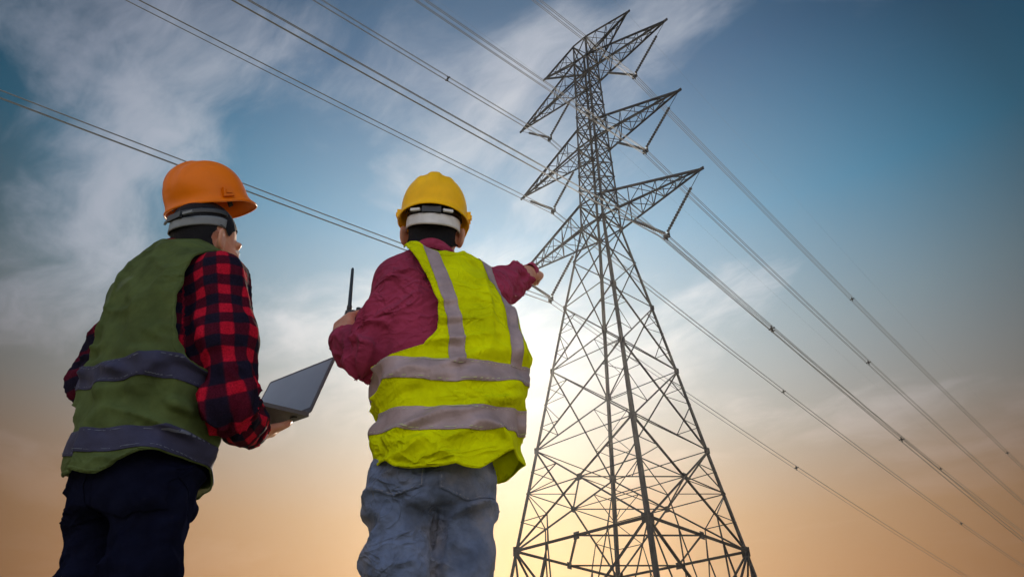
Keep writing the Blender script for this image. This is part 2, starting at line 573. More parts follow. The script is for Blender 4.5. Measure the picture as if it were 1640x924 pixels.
for sgn, sd in ((1, 'right'), (-1, 'left')):
    for lvl, reach, zt, ax, azz in ARMS:
        apex = TP(sgn * ax, 0, azz)
        outer = TP(sgn * (reach - 0.05), 0, zt - 0.12)
        zin = zt; ain = ax - (reach - ax)
        inner = TP(sgn * max(ain, hw(zt) + 0.5), 0, zt - 0.05)
        ins = empty('insulator_set', tuple(apex))
        tag(ins, f'V-shaped pair of insulator strings under the {lvl} {sd} cross-arm', 'insulator', 'insulators under the cross-arms')
        for at_ in (outer, inner):
            d = (apex - at_)
            p0, p1 = at_ + d * 0.26, at_ + d * 0.97
            s_ = pydata('insulator_string', *disc_string(p0, p1, 17), CERAMIC, ins, True)
            pydata('hanger_rod', *tube([at_, p0], 0.022, 6), STEEL, ins, True)
        v, f = join([boxvf(apex - UPV * 0.12, 0.5, 0.06, 0.26, Matrix.Rotation(PHI, 3, 'Z')),
                     boxvf(apex - UPV * 0.32, 0.5, 0.12, 0.06, Matrix.Rotation(PHI, 3, 'Z')),
                     boxvf(apex - UPV * 0.32, 0.06, 0.14, 0.46, Matrix.Rotation(PHI, 3, 'Z'))])
        pydata('yoke_plate', v, f, STEEL, ins)
        root = apex - UPV * 0.32
        ln = empty('power_line', tuple(root))
        tag(ln, f'bundled overhead conductors hung from the {lvl} {sd} cross-arm', 'power line', 'power lines')
        far = list(np.linspace(0, 60, 25)) + list(np.linspace(65, 350, 40))
        near = list(np.linspace(0, -60, 40)) + list(np.linspace(-64, -300, 30))
        r2 = 0.215
        for q in range(4):
            an = math.radians(90 * q)
            off = TU * (r2 * math.cos(an)) + UPV * (r2 * math.sin(an))
            # bundle relaxes a little unevenly between the spacers
            e = 1 + 0.002 * (q - 1.5)
            pts = wire_path(root + off, near[::-1], 0.175 * e, 0.0003) + wire_path(root + off, far, 0.100 * e, 0.00028)[1:]
            pydata('conductor', *tube(pts, 0.021, 5), WIRE, ln, True)
        spots = [38 + (1.5 if lvl == 'upper' else 0), 93, 150, 210, -12 if (lvl, sd) == ('upper', 'left') else -47, -90]
        if (lvl, sd) == ('lower', 'right'): spots.append(13.7)
        for s in spots:
            kk, cc = (0.100, 0.00028) if s > 0 else (0.175, 0.0003)
            p = wire_path(root, [s], kk, cc)[0]
            parts = []
            for q in range(4):
                an = math.radians(90 * q)
                parts.append(tube([p, p + TU * (r2 * math.cos(an)) + UPV * (r2 * math.sin(an))], 0.035, 5))
                parts.append(boxvf(p + TU * (r2 * math.cos(an)) + UPV * (r2 * math.sin(an)), 0.08, 0.12, 0.08, Matrix.Rotation(PHI, 3, 'Z')))
            parts.append(boxvf(p, 0.20, 0.08, 0.20, Matrix.Rotation(PHI, 3, 'Z')))
            pydata('spacer', *join(parts), STEEL, ln)
    ew = pydata('earth_wire', *tube(wire_path(TP(sgn * 5.11, 0, 55.8), list(np.linspace(-300, 350, 90)), 0.12, 0.0003), 0.005, 5), WIRE, None, True)
    tag(ew, f'thin earth wire running over the {sd} tip of the tower top', 'wire', 'earth wires')
# ------------------------------------------------------------------ implicit surfaces for bodies and clothing
def smin(a, b, k):
    h = np.maximum(k - np.abs(a - b), 0) / k
    return np.minimum(a, b) - h * h * k * 0.25


def smax(a, b, k): return -smin(-a, -b, k)


def cone(P, a, b, ra, rb):
    a = np.asarray(a, float); b = np.asarray(b, float); ba = b - a
    t = np.clip(((P - a) @ ba) / (ba @ ba), 0, 1)
    return np.linalg.norm(P - a - t[:, None] * ba, axis=1) - (ra + (rb - ra) * t)


def ellip(P, c, r, R=None):
    q = P - np.asarray(c, float)
    if R is not None: q = q @ R                    # columns of R are the axes
    r = np.asarray(r, float)
    k0 = np.linalg.norm(q / r, axis=1); k1 = np.linalg.norm(q / (r * r), axis=1)
    return k0 * (k0 - 1) / np.maximum(k1, 1e-6)


def rbox(P, c, h, R, rad):
    q = np.abs((P - np.asarray(c, float)) @ R) - (np.asarray(h, float) - rad)
    return np.linalg.norm(np.maximum(q, 0), axis=1) + np.minimum(q.max(1), 0) - rad


def cubic_table(rows, n=80):
    """rows sorted by first column -> smooth resampled table"""
    A = np.array(rows, float); A = A[np.argsort(A[:, 0])]
    x = A[:, 0]; xs = np.linspace(x[0], x[-1], n); out = [xs]
    for j in range(1, A.shape[1]):
        y = A[:, j]; m = np.gradient(y, x)
        for i in range(1, len(x) - 1):             # keep it monotone
            if (y[i] - y[i - 1]) * (y[i + 1] - y[i]) <= 0: m[i] = 0
        i = np.clip(np.searchsorted(x, xs) - 1, 0, len(x) - 2); h = x[i + 1] - x[i]; t = (xs - x[i]) / h
        out.append((2*t**3 - 3*t**2 + 1) * y[i] + (t**3 - 2*t**2 + t) * h * m[i] + (-2*t**3 + 3*t**2) * y[i + 1] + (t**3 - t**2) * h * m[i + 1])
    return out


class Loft:
    """upright stack of rounded sections: rows (z, cx, cy, a, b, yaw_deg)"""
    def __init__(s, rows, p=2.4):
        s.t = cubic_table(rows); s.p = p

    def coords(s, P):
        z = np.clip(P[:, 2], s.t[0][0], s.t[0][-1])
        cx, cy, a, b, yaw = [np.interp(z, s.t[0], s.t[k]) for k in range(1, 6)]
        yw = np.radians(yaw); dx = P[:, 0] - cx; dy = P[:, 1] - cy
        u = dx * np.cos(yw) + dy * np.sin(yw); v = -dx * np.sin(yw) + dy * np.cos(yw)
        return u, v, a, b

    def __call__(s, P, grow=0.0):
        u, v, a, b = s.coords(P); a = a + grow; b = b + grow
        r = (np.abs(u / a) ** s.p + np.abs(v / b) ** s.p) ** (1 / s.p)
        d = (r - 1) * np.minimum(a, b) * 0.95
        zc = np.maximum(s.t[0][0] - P[:, 2], P[:, 2] - s.t[0][-1])
        return smax(d, zc, 0.03)


def hashn(i, j, k, seed):
    h = (i * 374761393 + j * 668265263 + k * 2147483647 + seed * 1274126177) & 0xffffffff
    h = ((h ^ (h >> 13)) * 1274126177) & 0xffffffff
    return ((h ^ (h >> 16)) & 0xffff) / 65535.0


def vnoise(Q, seed=0):
    Q = np.asarray(Q, float)
    i = np.floor(Q).astype(np.int64); f = Q - i; f = f * f * f * (f * (f * 6 - 15) + 10)
    r = 0
    for dx in (0, 1):
        for dy in (0, 1):
            for dz in (0, 1):
                wgt = np.where(dx, f[:, 0], 1 - f[:, 0]) * np.where(dy, f[:, 1], 1 - f[:, 1]) * np.where(dz, f[:, 2], 1 - f[:, 2])
                r = r + wgt * hashn(i[:, 0] + dx, i[:, 1] + dy, i[:, 2] + dz, seed)
    return r * 2 - 1


def fbm(Q, seed=0, o=3):
    r = 0; a = 1.0
    for k in range(o):
        r = r + a * vnoise(Q * (2.03 ** k) + 17.3 * k, seed + k); a *= 0.5
    return r


def creases(Q, seed=0):
    """soft cloth ridges: sharp tops, broad valleys"""
    n = fbm(Q, seed, 2)
    return (1 - np.abs(n) * 2.9).clip(-0.55, 1)


def surface(sdf, lo, hi, h, B=10):
    """sparse surface nets -> verts, tris"""
    lo = np.array(lo, float); hi = np.array(hi, float)
    nb = np.ceil((hi - lo) / (h * B)).astype(int)
    I = np.stack(np.meshgrid(*[np.arange(n) for n in nb], indexing='ij'), -1).reshape(-1, 3)
    c = lo + (I + 0.5) * h * B
    keep = np.abs(sdf(c)) < h * B * 0.87 + 0.012
    I = I[keep]
    n = B + 1
    g = np.stack(np.meshgrid(*[np.arange(n)] * 3, indexing='ij'), -1).reshape(-1, 3)
    N = (nb * B + 3).astype(np.int64)
    verts_id, verts_p, edges = [], [], []
    CH = 160
    for s0 in range(0, len(I), CH):
        bi = I[s0:s0 + CH]
        idx = bi[:, None, :] * B + g[None]
        val = sdf((lo + idx.reshape(-1, 3) * h)).reshape(len(bi), n, n, n)
        ins = val < 0
        cnt = sum(ins[:, a:a + B, b:b + B, c_:c_ + B].astype(np.int8) for a in (0, 1) for b in (0, 1) for c_ in (0, 1))
        act = np.argwhere((cnt > 0) & (cnt < 8))
        if len(act):
            k, x, y, z = act.T
            acc = np.zeros((len(act), 3)); w_ = np.zeros(len(act))
            for ax in range(3):
                o1, o2 = [a for a in range(3) if a != ax]
                for p in (0, 1):
                    for q in (0, 1):
                        d0 = [0, 0, 0]; d0[o1] = p; d0[o2] = q; d1 = list(d0); d1[ax] = 1
                        v0 = val[k, x + d0[0], y + d0[1], z + d0[2]]; v1 = val[k, x + d1[0], y + d1[1], z + d1[2]]
                        cr = (v0 < 0) != (v1 < 0)
                        t = np.where(cr, v0 / np.where(cr, v0 - v1, 1), 0)
                        pos = np.tile(np.array(d0, float), (len(act), 1)); pos[:, ax] += t
                        acc += pos * cr[:, None]; w_ += cr
            cell = bi[k] * B + np.stack([x, y, z], 1)
            verts_p.append(lo + (cell + acc / w_[:, None]) * h)
            verts_id.append((cell[:, 0] * N[1] + cell[:, 1]) * N[2] + cell[:, 2])
        for ax in range(3):
            sl0 = [slice(0, B)] * 3; sl1 = [slice(0, B)] * 3; sl1[ax] = slice(1, B + 1)
            e0 = ins[(slice(None), *sl0)]; e1 = ins[(slice(None), *sl1)]
            e = np.argwhere(e0 != e1)
            if len(e):
                cell = bi[e[:, 0]] * B + e[:, 1:]
                edges.append((ax, cell, e0[e[:, 0], e[:, 1], e[:, 2], e[:, 3]]))
    vid = np.concatenate(verts_id); V = np.concatenate(verts_p)
    order = np.argsort(vid); vid = vid[order]; V = V[order]
    Q = []
    for ax, cell, flag in edges:
        o1, o2 = [(1, 2), (2, 0), (0, 1)][ax]
        ids = []
        for (p, q) in ((0, 0), (-1, 0), (-1, -1), (0, -1)):
            cc = cell.copy(); cc[:, o1] += p; cc[:, o2] += q
            key = (cc[:, 0] * N[1] + cc[:, 1]) * N[2] + cc[:, 2]
            j = np.searchsorted(vid, key).clip(0, len(vid) - 1)
            ids.append(np.where(vid[j] == key, j, -1))
        q4 = np.stack(ids, 1); ok = (q4 >= 0).all(1); q4 = q4[ok]; fl = flag[ok]
        q4[~fl] = q4[~fl][:, ::-1]
        Q.append(q4)
    Q = np.concatenate(Q)
    T = np.concatenate([Q[:, [0, 1, 2]], Q[:, [0, 2, 3]]])
    return relax(V, T, 2)


def relax(V, T, it=1, lam=0.5):
    E = np.concatenate([T[:, [0, 1]], T[:, [1, 2]], T[:, [2, 0]]])
    for _ in range(it):
        acc = np.zeros_like(V); cnt = np.zeros(len(V))
        np.add.at(cnt, E[:, 0], 1); np.add.at(cnt, E[:, 1], 1)
        for k in range(3):
            acc[:, k] = np.bincount(E[:, 0], V[E[:, 1], k], len(V)) + np.bincount(E[:, 1], V[E[:, 0], k], len(V))
        V = V + lam * (acc / np.maximum(cnt, 1)[:, None] - V)
    return V, T


def normals(V, T):
    fn = np.cross(V[T[:, 1]] - V[T[:, 0]], V[T[:, 2]] - V[T[:, 0]])
    n = np.zeros_like(V)
    for j in range(3):
        for k in range(3):
            n[:, k] += np.bincount(T[:, j], fn[:, k], len(V))
    return n / np.maximum(np.linalg.norm(n, axis=1), 1e-12)[:, None]


def clip_mesh(V, T, f, *attrs):
    """keep f>=0, cutting triangles along f=0; attrs are per-vertex arrays carried along"""
    f = np.where(np.abs(f) < 1e-7, 1e-7, f)
    pos = f > 0; nin = pos[T].sum(1)
    out = [T[nin == 3]]
    mixT = T[(nin == 1) | (nin == 2)]
    if len(mixT):
        E = np.concatenate([mixT[:, [0, 1]], mixT[:, [1, 2]], mixT[:, [2, 0]]])
        E = E[pos[E[:, 0]] != pos[E[:, 1]]]; E.sort(axis=1)
        E = np.unique(E, axis=0)
        t = (f[E[:, 0]] / (f[E[:, 0]] - f[E[:, 1]]))[:, None]
        base_n = len(V)
        V2 = np.concatenate([V, V[E[:, 0]] * (1 - t) + V[E[:, 1]] * t])
        attrs = [np.concatenate([A, A[E[:, 0]] * (1 - t if A.ndim > 1 else 1 - t[:, 0]) + A[E[:, 1]] * (t if A.ndim > 1 else t[:, 0])]) for A in attrs]
        key = E[:, 0].astype(np.int64) * base_n + E[:, 1]

        def eid(a, b):
            a, b = np.minimum(a, b), np.maximum(a, b)
            return base_n + np.searchsorted(key, a.astype(np.int64) * base_n + b)
        for want, k in ((1, 1), (2, 2)):
            M = mixT[pos[mixT].sum(1) == k]
            if not len(M): continue
            odd = pos[M] if k == 1 else ~pos[M]
            r = odd.argmax(1); ar = np.arange(len(M))
            a, b, c_ = M[ar, r], M[ar, (r + 1) % 3], M[ar, (r + 2) % 3]
            ab, ac = eid(a, b), eid(a, c_)
            if k == 1: out.append(np.stack([a, ab, ac], 1))
            else:
                out.append(np.stack([ab, b, c_], 1)); out.append(np.stack([ab, c_, ac], 1))
        V = V2
    T2 = np.concatenate(out)
    used = np.unique(T2); mp = np.full(len(V), -1); mp[used] = np.arange(len(used))
    return (V[used], mp[T2], *[A[used] for A in attrs])


def solidify(o, th, off=-1.0):
    md = o.modifiers.new('thickness', 'SOLIDIFY'); md.thickness = th; md.offset = off
    return o


def rot_zxy(yaw, pitch=0.0, roll=0.0):
    """columns: right, forward, up. yaw turns left (ccw), pitch looks up, roll leans right"""
    M = Matrix.Rotation(math.radians(yaw), 3, 'Z') @ Matrix.Rotation(math.radians(pitch), 3, 'X') @ Matrix.Rotation(math.radians(roll), 3, 'Y')
    return np.array(M)


def unit(v): v = np.asarray(v, float); return v / np.linalg.norm(v)


class Hand:
    """palm and five fingers; d towards the fingers, n out of the palm, s towards the thumb"""
    def __init__(h, wrist, d, n, side, curls, thumb, size=1.0):
        d = unit(d); n = unit(np.asarray(n) - d * np.dot(n, d)); s = np.cross(d, n) * side
        h.w = np.asarray(wrist, float); h.d, h.n, h.s, h.k = d, n, s, size
        h.R = np.stack([d, n, s], 1)
        h.f = []
        k = size
        for i, (off, lens, r) in enumerate(((0.030, (.043, .026, .021), .0092), (0.010, (.047, .030, .023), .0095), (-0.011, (.044, .028, .022), .0090), (-0.030, (.034, .021, .019), .0080))):
            p = h.w + d * (0.086 - 0.004 * abs(i - 1)) * k + s * off * k
            a = 0.0; ch = [(p - d * 0.03 * k, r * 1.15 * k), (p, r * 1.12 * k)]
            for j, (L, c_) in enumerate(zip(lens, curls[i])):
                a += math.radians(c_)
                p = p + (d * math.cos(a) + n * math.sin(a) + s * 0.05 * (1.5 - i) * math.cos(a)) * L * k
                ch.append((p, r * (1.0 - 0.09 * (j + 1)) * k))
            h.f.append(ch)
        tb = h.w + d * 0.022 * k + s * 0.026 * k + n * 0.006 * k
        ch = [(tb, 0.015 * k)]
        for L, (td, tn, ts), r in zip((.042, .032, .026), thumb, (.0125, .0108, .0088)):
            tb = tb + unit(d * td + n * tn + s * ts) * L * k
            ch.append((tb, r * k))
        h.f.append(ch)

    def __call__(h, P):
        k = h.k
        r = rbox(P, h.w + h.d * 0.046 * k - h.n * 0.0 * k, (0.046 * k, 0.0145 * k, 0.040 * k), h.R, 0.013 * k)
        r = smin(r, cone(P, h.w - h.d * 0.02 * k, h.w + h.d * 0.03 * k, 0.027 * k, 0.022 * k), 0.02)
        for ch in h.f:
            d = None
            for (a, ra), (b, rb) in zip(ch[:-1], ch[1:]):
                e = cone(P, a, b, ra, rb); d = e if d is None else np.minimum(d, e)
            r = smin(r, d, 0.006)
        return r


def chain(P, pts, rad, k=0.02):
    d = None
    for a, b, ra, rb in zip(pts[:-1], pts[1:], rad[:-1], rad[1:]):
        e = cone(P, a, b, ra, rb); d = e if d is None else smin(d, e, k)
    return d


def along(P, pts):
    """position along a polyline (m) and angle round it, for cloth patterns and folds"""
    pts = [np.asarray(p, float) for p in pts]
    best = np.full(len(P), 1e9); S_ = np.zeros(len(P)); A_ = np.zeros(len(P)); s0 = 0
    e1 = np.cross(pts[1] - pts[0], (0.02, 1, 0.03))
    for i, (a, b) in enumerate(zip(pts[:-1], pts[1:])):
        ba = b - a; L = np.linalg.norm(ba)
        t = np.clip(((P - a) @ ba) / (L * L), -0.3 if i == 0 else 0, 1.3 if i == len(pts) - 2 else 1)
        q = P - a - t[:, None] * ba; d = np.linalg.norm(q, axis=1) + 0.02 * (np.maximum(-t, 0) + np.maximum(t - 1, 0))
        dd = ba / L; e1 = unit(e1 - dd * (e1 @ dd)); e2 = np.cross(dd, e1)
        m_ = d < best
        best[m_] = d[m_]; S_[m_] = (s0 + t * L)[m_]; A_[m_] = np.arctan2(q @ e2, q @ e1)[m_]
        s0 += L
    return S_, A_, best


def rounded(pts, n=7):
    """the same limb axis with its bend eased into a curve"""
    a, b, c = [np.asarray(p, float) for p in pts]
    p0, p2 = lerp(b, a, 0.45), lerp(b, c, 0.45)
    return [a] + [(1 - t) ** 2 * p0 + 2 * t * (1 - t) * b + t * t * p2 for t in np.linspace(0, 1, n)] + [c]


def local(P, c, rad, fn):
    """evaluate fn only inside a ball, a distance bound elsewhere"""
    r = np.linalg.norm(P - np.asarray(c, float), axis=1)
    out = r - rad + 0.08
    m_ = r < rad
    if m_.any(): out[m_] = fn(P[m_])
    return out


def folded(P, d, fn, reach=0.045):
    """add a fold displacement only close to the surface"""
    m_ = np.abs(d) < reach
    if m_.any():
        d = d.copy(); d[m_] -= fn(P[m_])
    return d
# ------------------------------------------------------------------ materials of people and clothing
def cloth(name, col, rough=0.85, weave=900.0, var=0.18, vscale=9.0, transl=0.0, bump=0.35, sheen=0.3, col2=None, wr=26.0, wrb=0.5, crisp=1.0, spec=0.2, holes=0.0):
    m, t, b = material(name)
    co = t.node('ShaderNodeTexCoord').outputs['Object']
    n = t.noise(co, vscale, 6, 0.6)
    f = t.srange(n, 0.3, 0.7, 1 - var, 1 + var)
    c = t.mix(1.0, col, f, 'MULTIPLY')
    if col2 is not None:
        c = t.mix(t.srange(t.noise(co, 4.5, 5, 0.6), 0.42, 0.68), c, col2)
    t.put(b.inputs['Base Color'], c)
    b.inputs['Roughness'].default_value = rough
    b.inputs['Sheen Weight'].default_value = sheen
    b.inputs['Specular IOR Level'].default_value = spec
    if spec < 0.05: b.inputs['IOR'].default_value = 1.0
    def ridge(sc, vec, dist):
        return t.math('POWER', t.math('SUBTRACT', 1.0, t.math('ABSOLUTE', t.math('MULTIPLY_ADD', t.noise(vec, sc, 2, 0.5, dist), 2.0, -1.0))), 3.0)
    skew = t.scale(co, (1.0, 1.0, 1.6), rot=(0.3, 0.5, 0.0))
    rg = t.math('MULTIPLY_ADD', ridge(7.0, skew, 0.9), 0.9, t.math('MULTIPLY', ridge(15.0, co, 1.2), 0.35))
    rg = t.math('MULTIPLY', rg, t.srange(t.noise(co, 3.5, 2), 0.35, 0.65))
    h = t.math('ADD', t.math('MULTIPLY', t.noise(co, wr, 4, 0.55, 0.8), wrb * 0.6), t.math('MULTIPLY', t.noise(co, weave, 2, 0.5), 0.06))
    h = t.math('ADD', h, t.math('MULTIPLY', rg, crisp))
    bn = t.node('ShaderNodeBump'); bn.inputs['Strength'].default_value = bump; bn.inputs['Distance'].default_value = 0.016
    t.put(bn.inputs['Height'], h); t.put(b.inputs['Normal'], bn.outputs[0])
    if transl:
        tr = t.node('ShaderNodeBsdfTranslucent'); t.put(tr.inputs[0], c); t.put(tr.inputs['Normal'], bn.outputs[0])
        ms = t.node('ShaderNodeMixShader'); ms.inputs[0].default_value = transl
        t.l.new(b.outputs[0], ms.inputs[1]); t.l.new(tr.outputs[0], ms.inputs[2])
        out = [n_ for n_ in t.n if n_.type == 'OUTPUT_MATERIAL'][0]
        res = ms.outputs[0]
        if holes:                                   # open mesh: part of the view goes straight through
            tp = t.node('ShaderNodeBsdfTransparent'); m2 = t.node('ShaderNodeMixShader')
            m2.inputs[0].default_value = holes
            t.l.new(res, m2.inputs[1]); t.l.new(tp.outputs[0], m2.inputs[2]); res = m2.outputs[0]
        t.l.new(res, out.inputs[0])
    return m


def plaid(name):
    m, t, b = material(name)
    uv = t.node('ShaderNodeUVMap').outputs[0]
    sp = t.node('ShaderNodeSeparateXYZ'); t.put(sp.inputs[0], uv)
    def band(v):
        fr = t.math('FRACT', t.math('MULTIPLY', v, 1 / 0.054))
        return t.math('MULTIPLY', t.srange(fr, 0.02, 0.10), t.srange(fr, 0.58, 0.50))
    a, b2 = band(sp.outputs[0]), band(sp.outputs[1])
    both = t.math('MULTIPLY', t.math('ADD', a, b2), 0.5)
    c = t.ramp(both, [(0.0, (0.010, 0.008, 0.020)), (0.5, (0.060, 0.005, 0.015)), (1.0, (0.40, 0.008, 0.026))])
    co = t.node('ShaderNodeTexCoord').outputs['Object']
    c = t.mix(1.0, c, t.srange(t.noise(co, 300, 2), 0.3, 0.7, 0.75, 1.25), 'MULTIPLY')
    t.put(b.inputs['Base Color'], c)
    b.inputs['Roughness'].default_value = 0.95; b.inputs['Specular IOR Level'].default_value = 0.06
    bn = t.node('ShaderNodeBump'); bn.inputs['Strength'].default_value = 0.3; bn.inputs['Distance'].default_value = 0.01
    t.put(bn.inputs['Height'], t.noise(co, 30, 4, 0.6)); t.put(b.inputs['Normal'], bn.outputs[0])
    return m


def skin_mat(name, col):
    m, t, b = material(name)
    co = t.node('ShaderNodeTexCoord').outputs['Object']
    c = t.mix(t.srange(t.noise(co, 30, 4, 0.6), 0.35, 0.7), col, (col[0] * 0.9, col[1] * 0.72, col[2] * 0.66))
    t.put(b.inputs['Base Color'], c)
    b.inputs['Roughness'].default_value = 0.5
    b.inputs['Subsurface Weight'].default_value = 0.45
    b.inputs['Subsurface Radius'].default_value = (0.02, 0.006, 0.003)
    bn = t.node('ShaderNodeBump'); bn.inputs['Strength'].default_value = 0.15; bn.inputs['Distance'].default_value = 0.003
    t.put(bn.inputs['Height'], t.noise(co, 160, 4, 0.6)); t.put(b.inputs['Normal'], bn.outputs[0])
    return m


def reflective(name, col, metal=0.35, rough=0.45):
    m, t, b = material(name)
    co = t.node('ShaderNodeTexCoord').outputs['Object']
    f = t.srange(t.noise(co, 14, 5, 0.6), 0.3, 0.7, 0.8, 1.15)
    t.put(b.inputs['Base Color'], t.mix(1.0, col, f, 'MULTIPLY'))
    b.inputs['Metallic'].default_value = metal; b.inputs['Roughness'].default_value = rough; b.inputs['Specular IOR Level'].default_value = 0.3
    bn = t.node('ShaderNodeBump'); bn.inputs['Strength'].default_value = 0.35; bn.inputs['Distance'].default_value = 0.008
    t.put(bn.inputs['Height'], t.math('ADD', t.noise(co, 24, 4, 0.6, 0.8), t.math('MULTIPLY', t.noise(co, 700, 2), 0.08)))
    t.put(b.inputs['Normal'], bn.outputs[0])
    return m


SKIN = skin_mat("skin_tan", (0.56, 0.27, 0.17))
HAIR = simple("black_hair", (0.006, 0.0055, 0.008), rough=0.6, bump=0.8, bscale=260, spec=0.15)
LIME = cloth("lime_vest_fabric", (0.74, 0.79, 0.0), transl=0.20, var=0.14, crisp=1.4, bump=0.9, sheen=0.0, spec=0.08)
OLIVE = cloth("green_vest_mesh", (0.115, 0.155, 0.050), transl=0.30, var=0.22, vscale=16, crisp=1.2, bump=0.8, sheen=0.0, holes=0.20)
STRIP1 = reflective("silver_reflective_tape", (0.36, 0.265, 0.27), 0.15)
STRIP2 = reflective("slate_reflective_tape", (0.030, 0.030, 0.068), 0.0, 0.8)
MAROON = cloth("maroon_cotton", (0.30, 0.034, 0.080), var=0.2, crisp=1.5, bump=0.95, sheen=0.03, spec=0.08)
PLAID = plaid("red_black_plaid")
DENIM = cloth("blue_denim", (0.105, 0.135, 0.22), var=0.32, vscale=14, bump=1.0, wr=34, col2=(0.27, 0.255, 0.285), sheen=0.1)
NAVY = cloth("navy_trouser_cloth", (0.006, 0.007, 0.018), var=0.3, bump=0.6, sheen=0.0, rough=1.0, spec=0.02)
LEATHER = simple("brown_boot_leather", (0.05, 0.03, 0.02), rough=0.5, bump=0.3)
RUBBER = simple("black_rubber", (0.015, 0.015, 0.016), rough=0.6)
YELLOW = simple("yellow_helmet_plastic", (0.95, 0.52, 0.0), rough=0.36, nscale=9, namt=0.10, bump=0.08, bscale=60, spec=0.16)
ORANGE = simple("orange_helmet_plastic", (0.72, 0.160, 0.0), rough=0.36, nscale=9, namt=0.10, bump=0.08, bscale=60, spec=0.16)
WHITEBAND = simple("white_strap", (0.62, 0.60, 0.60), rough=0.6, nscale=30, namt=0.1)
GREYBAND = simple("grey_strap", (0.15, 0.16, 0.17), rough=0.5, nscale=30, namt=0.1)
BLACKP = simple("black_plastic", (0.012, 0.012, 0.014), rough=0.4)
THREAD1 = simple("pale_thread", (0.50, 0.50, 0.30), rough=0.9)
THREAD2 = simple("dark_thread", (0.10, 0.11, 0.16), rough=0.9)
STITCH = simple("faded_thread", (0.20, 0.21, 0.27), rough=0.9)
EYEW = simple("eye_white", (0.7, 0.68, 0.64), rough=0.2)
IRIS = simple("eye_dark", (0.03, 0.015, 0.01), rough=0.1)
TRIM = simple("dark_trim", (0.05, 0.06, 0.02), rough=0.8)


def grid_mesh(name, G, mat, parent, wrap_u=False, smooth=True):
    """G[i][j] points; quads between rows"""
    G = np.asarray(G, float); n, mm = G.shape[:2]
    F = []
    for i in range(n - 1):
        for j in range(mm if wrap_u else mm - 1):
            F.append((i * mm + j, i * mm + (j + 1) % mm, (i + 1) * mm + (j + 1) % mm, (i + 1) * mm + j))
    return mesh_np(name, G.reshape(-1, 3), np.array(F), mat, parent, smooth)


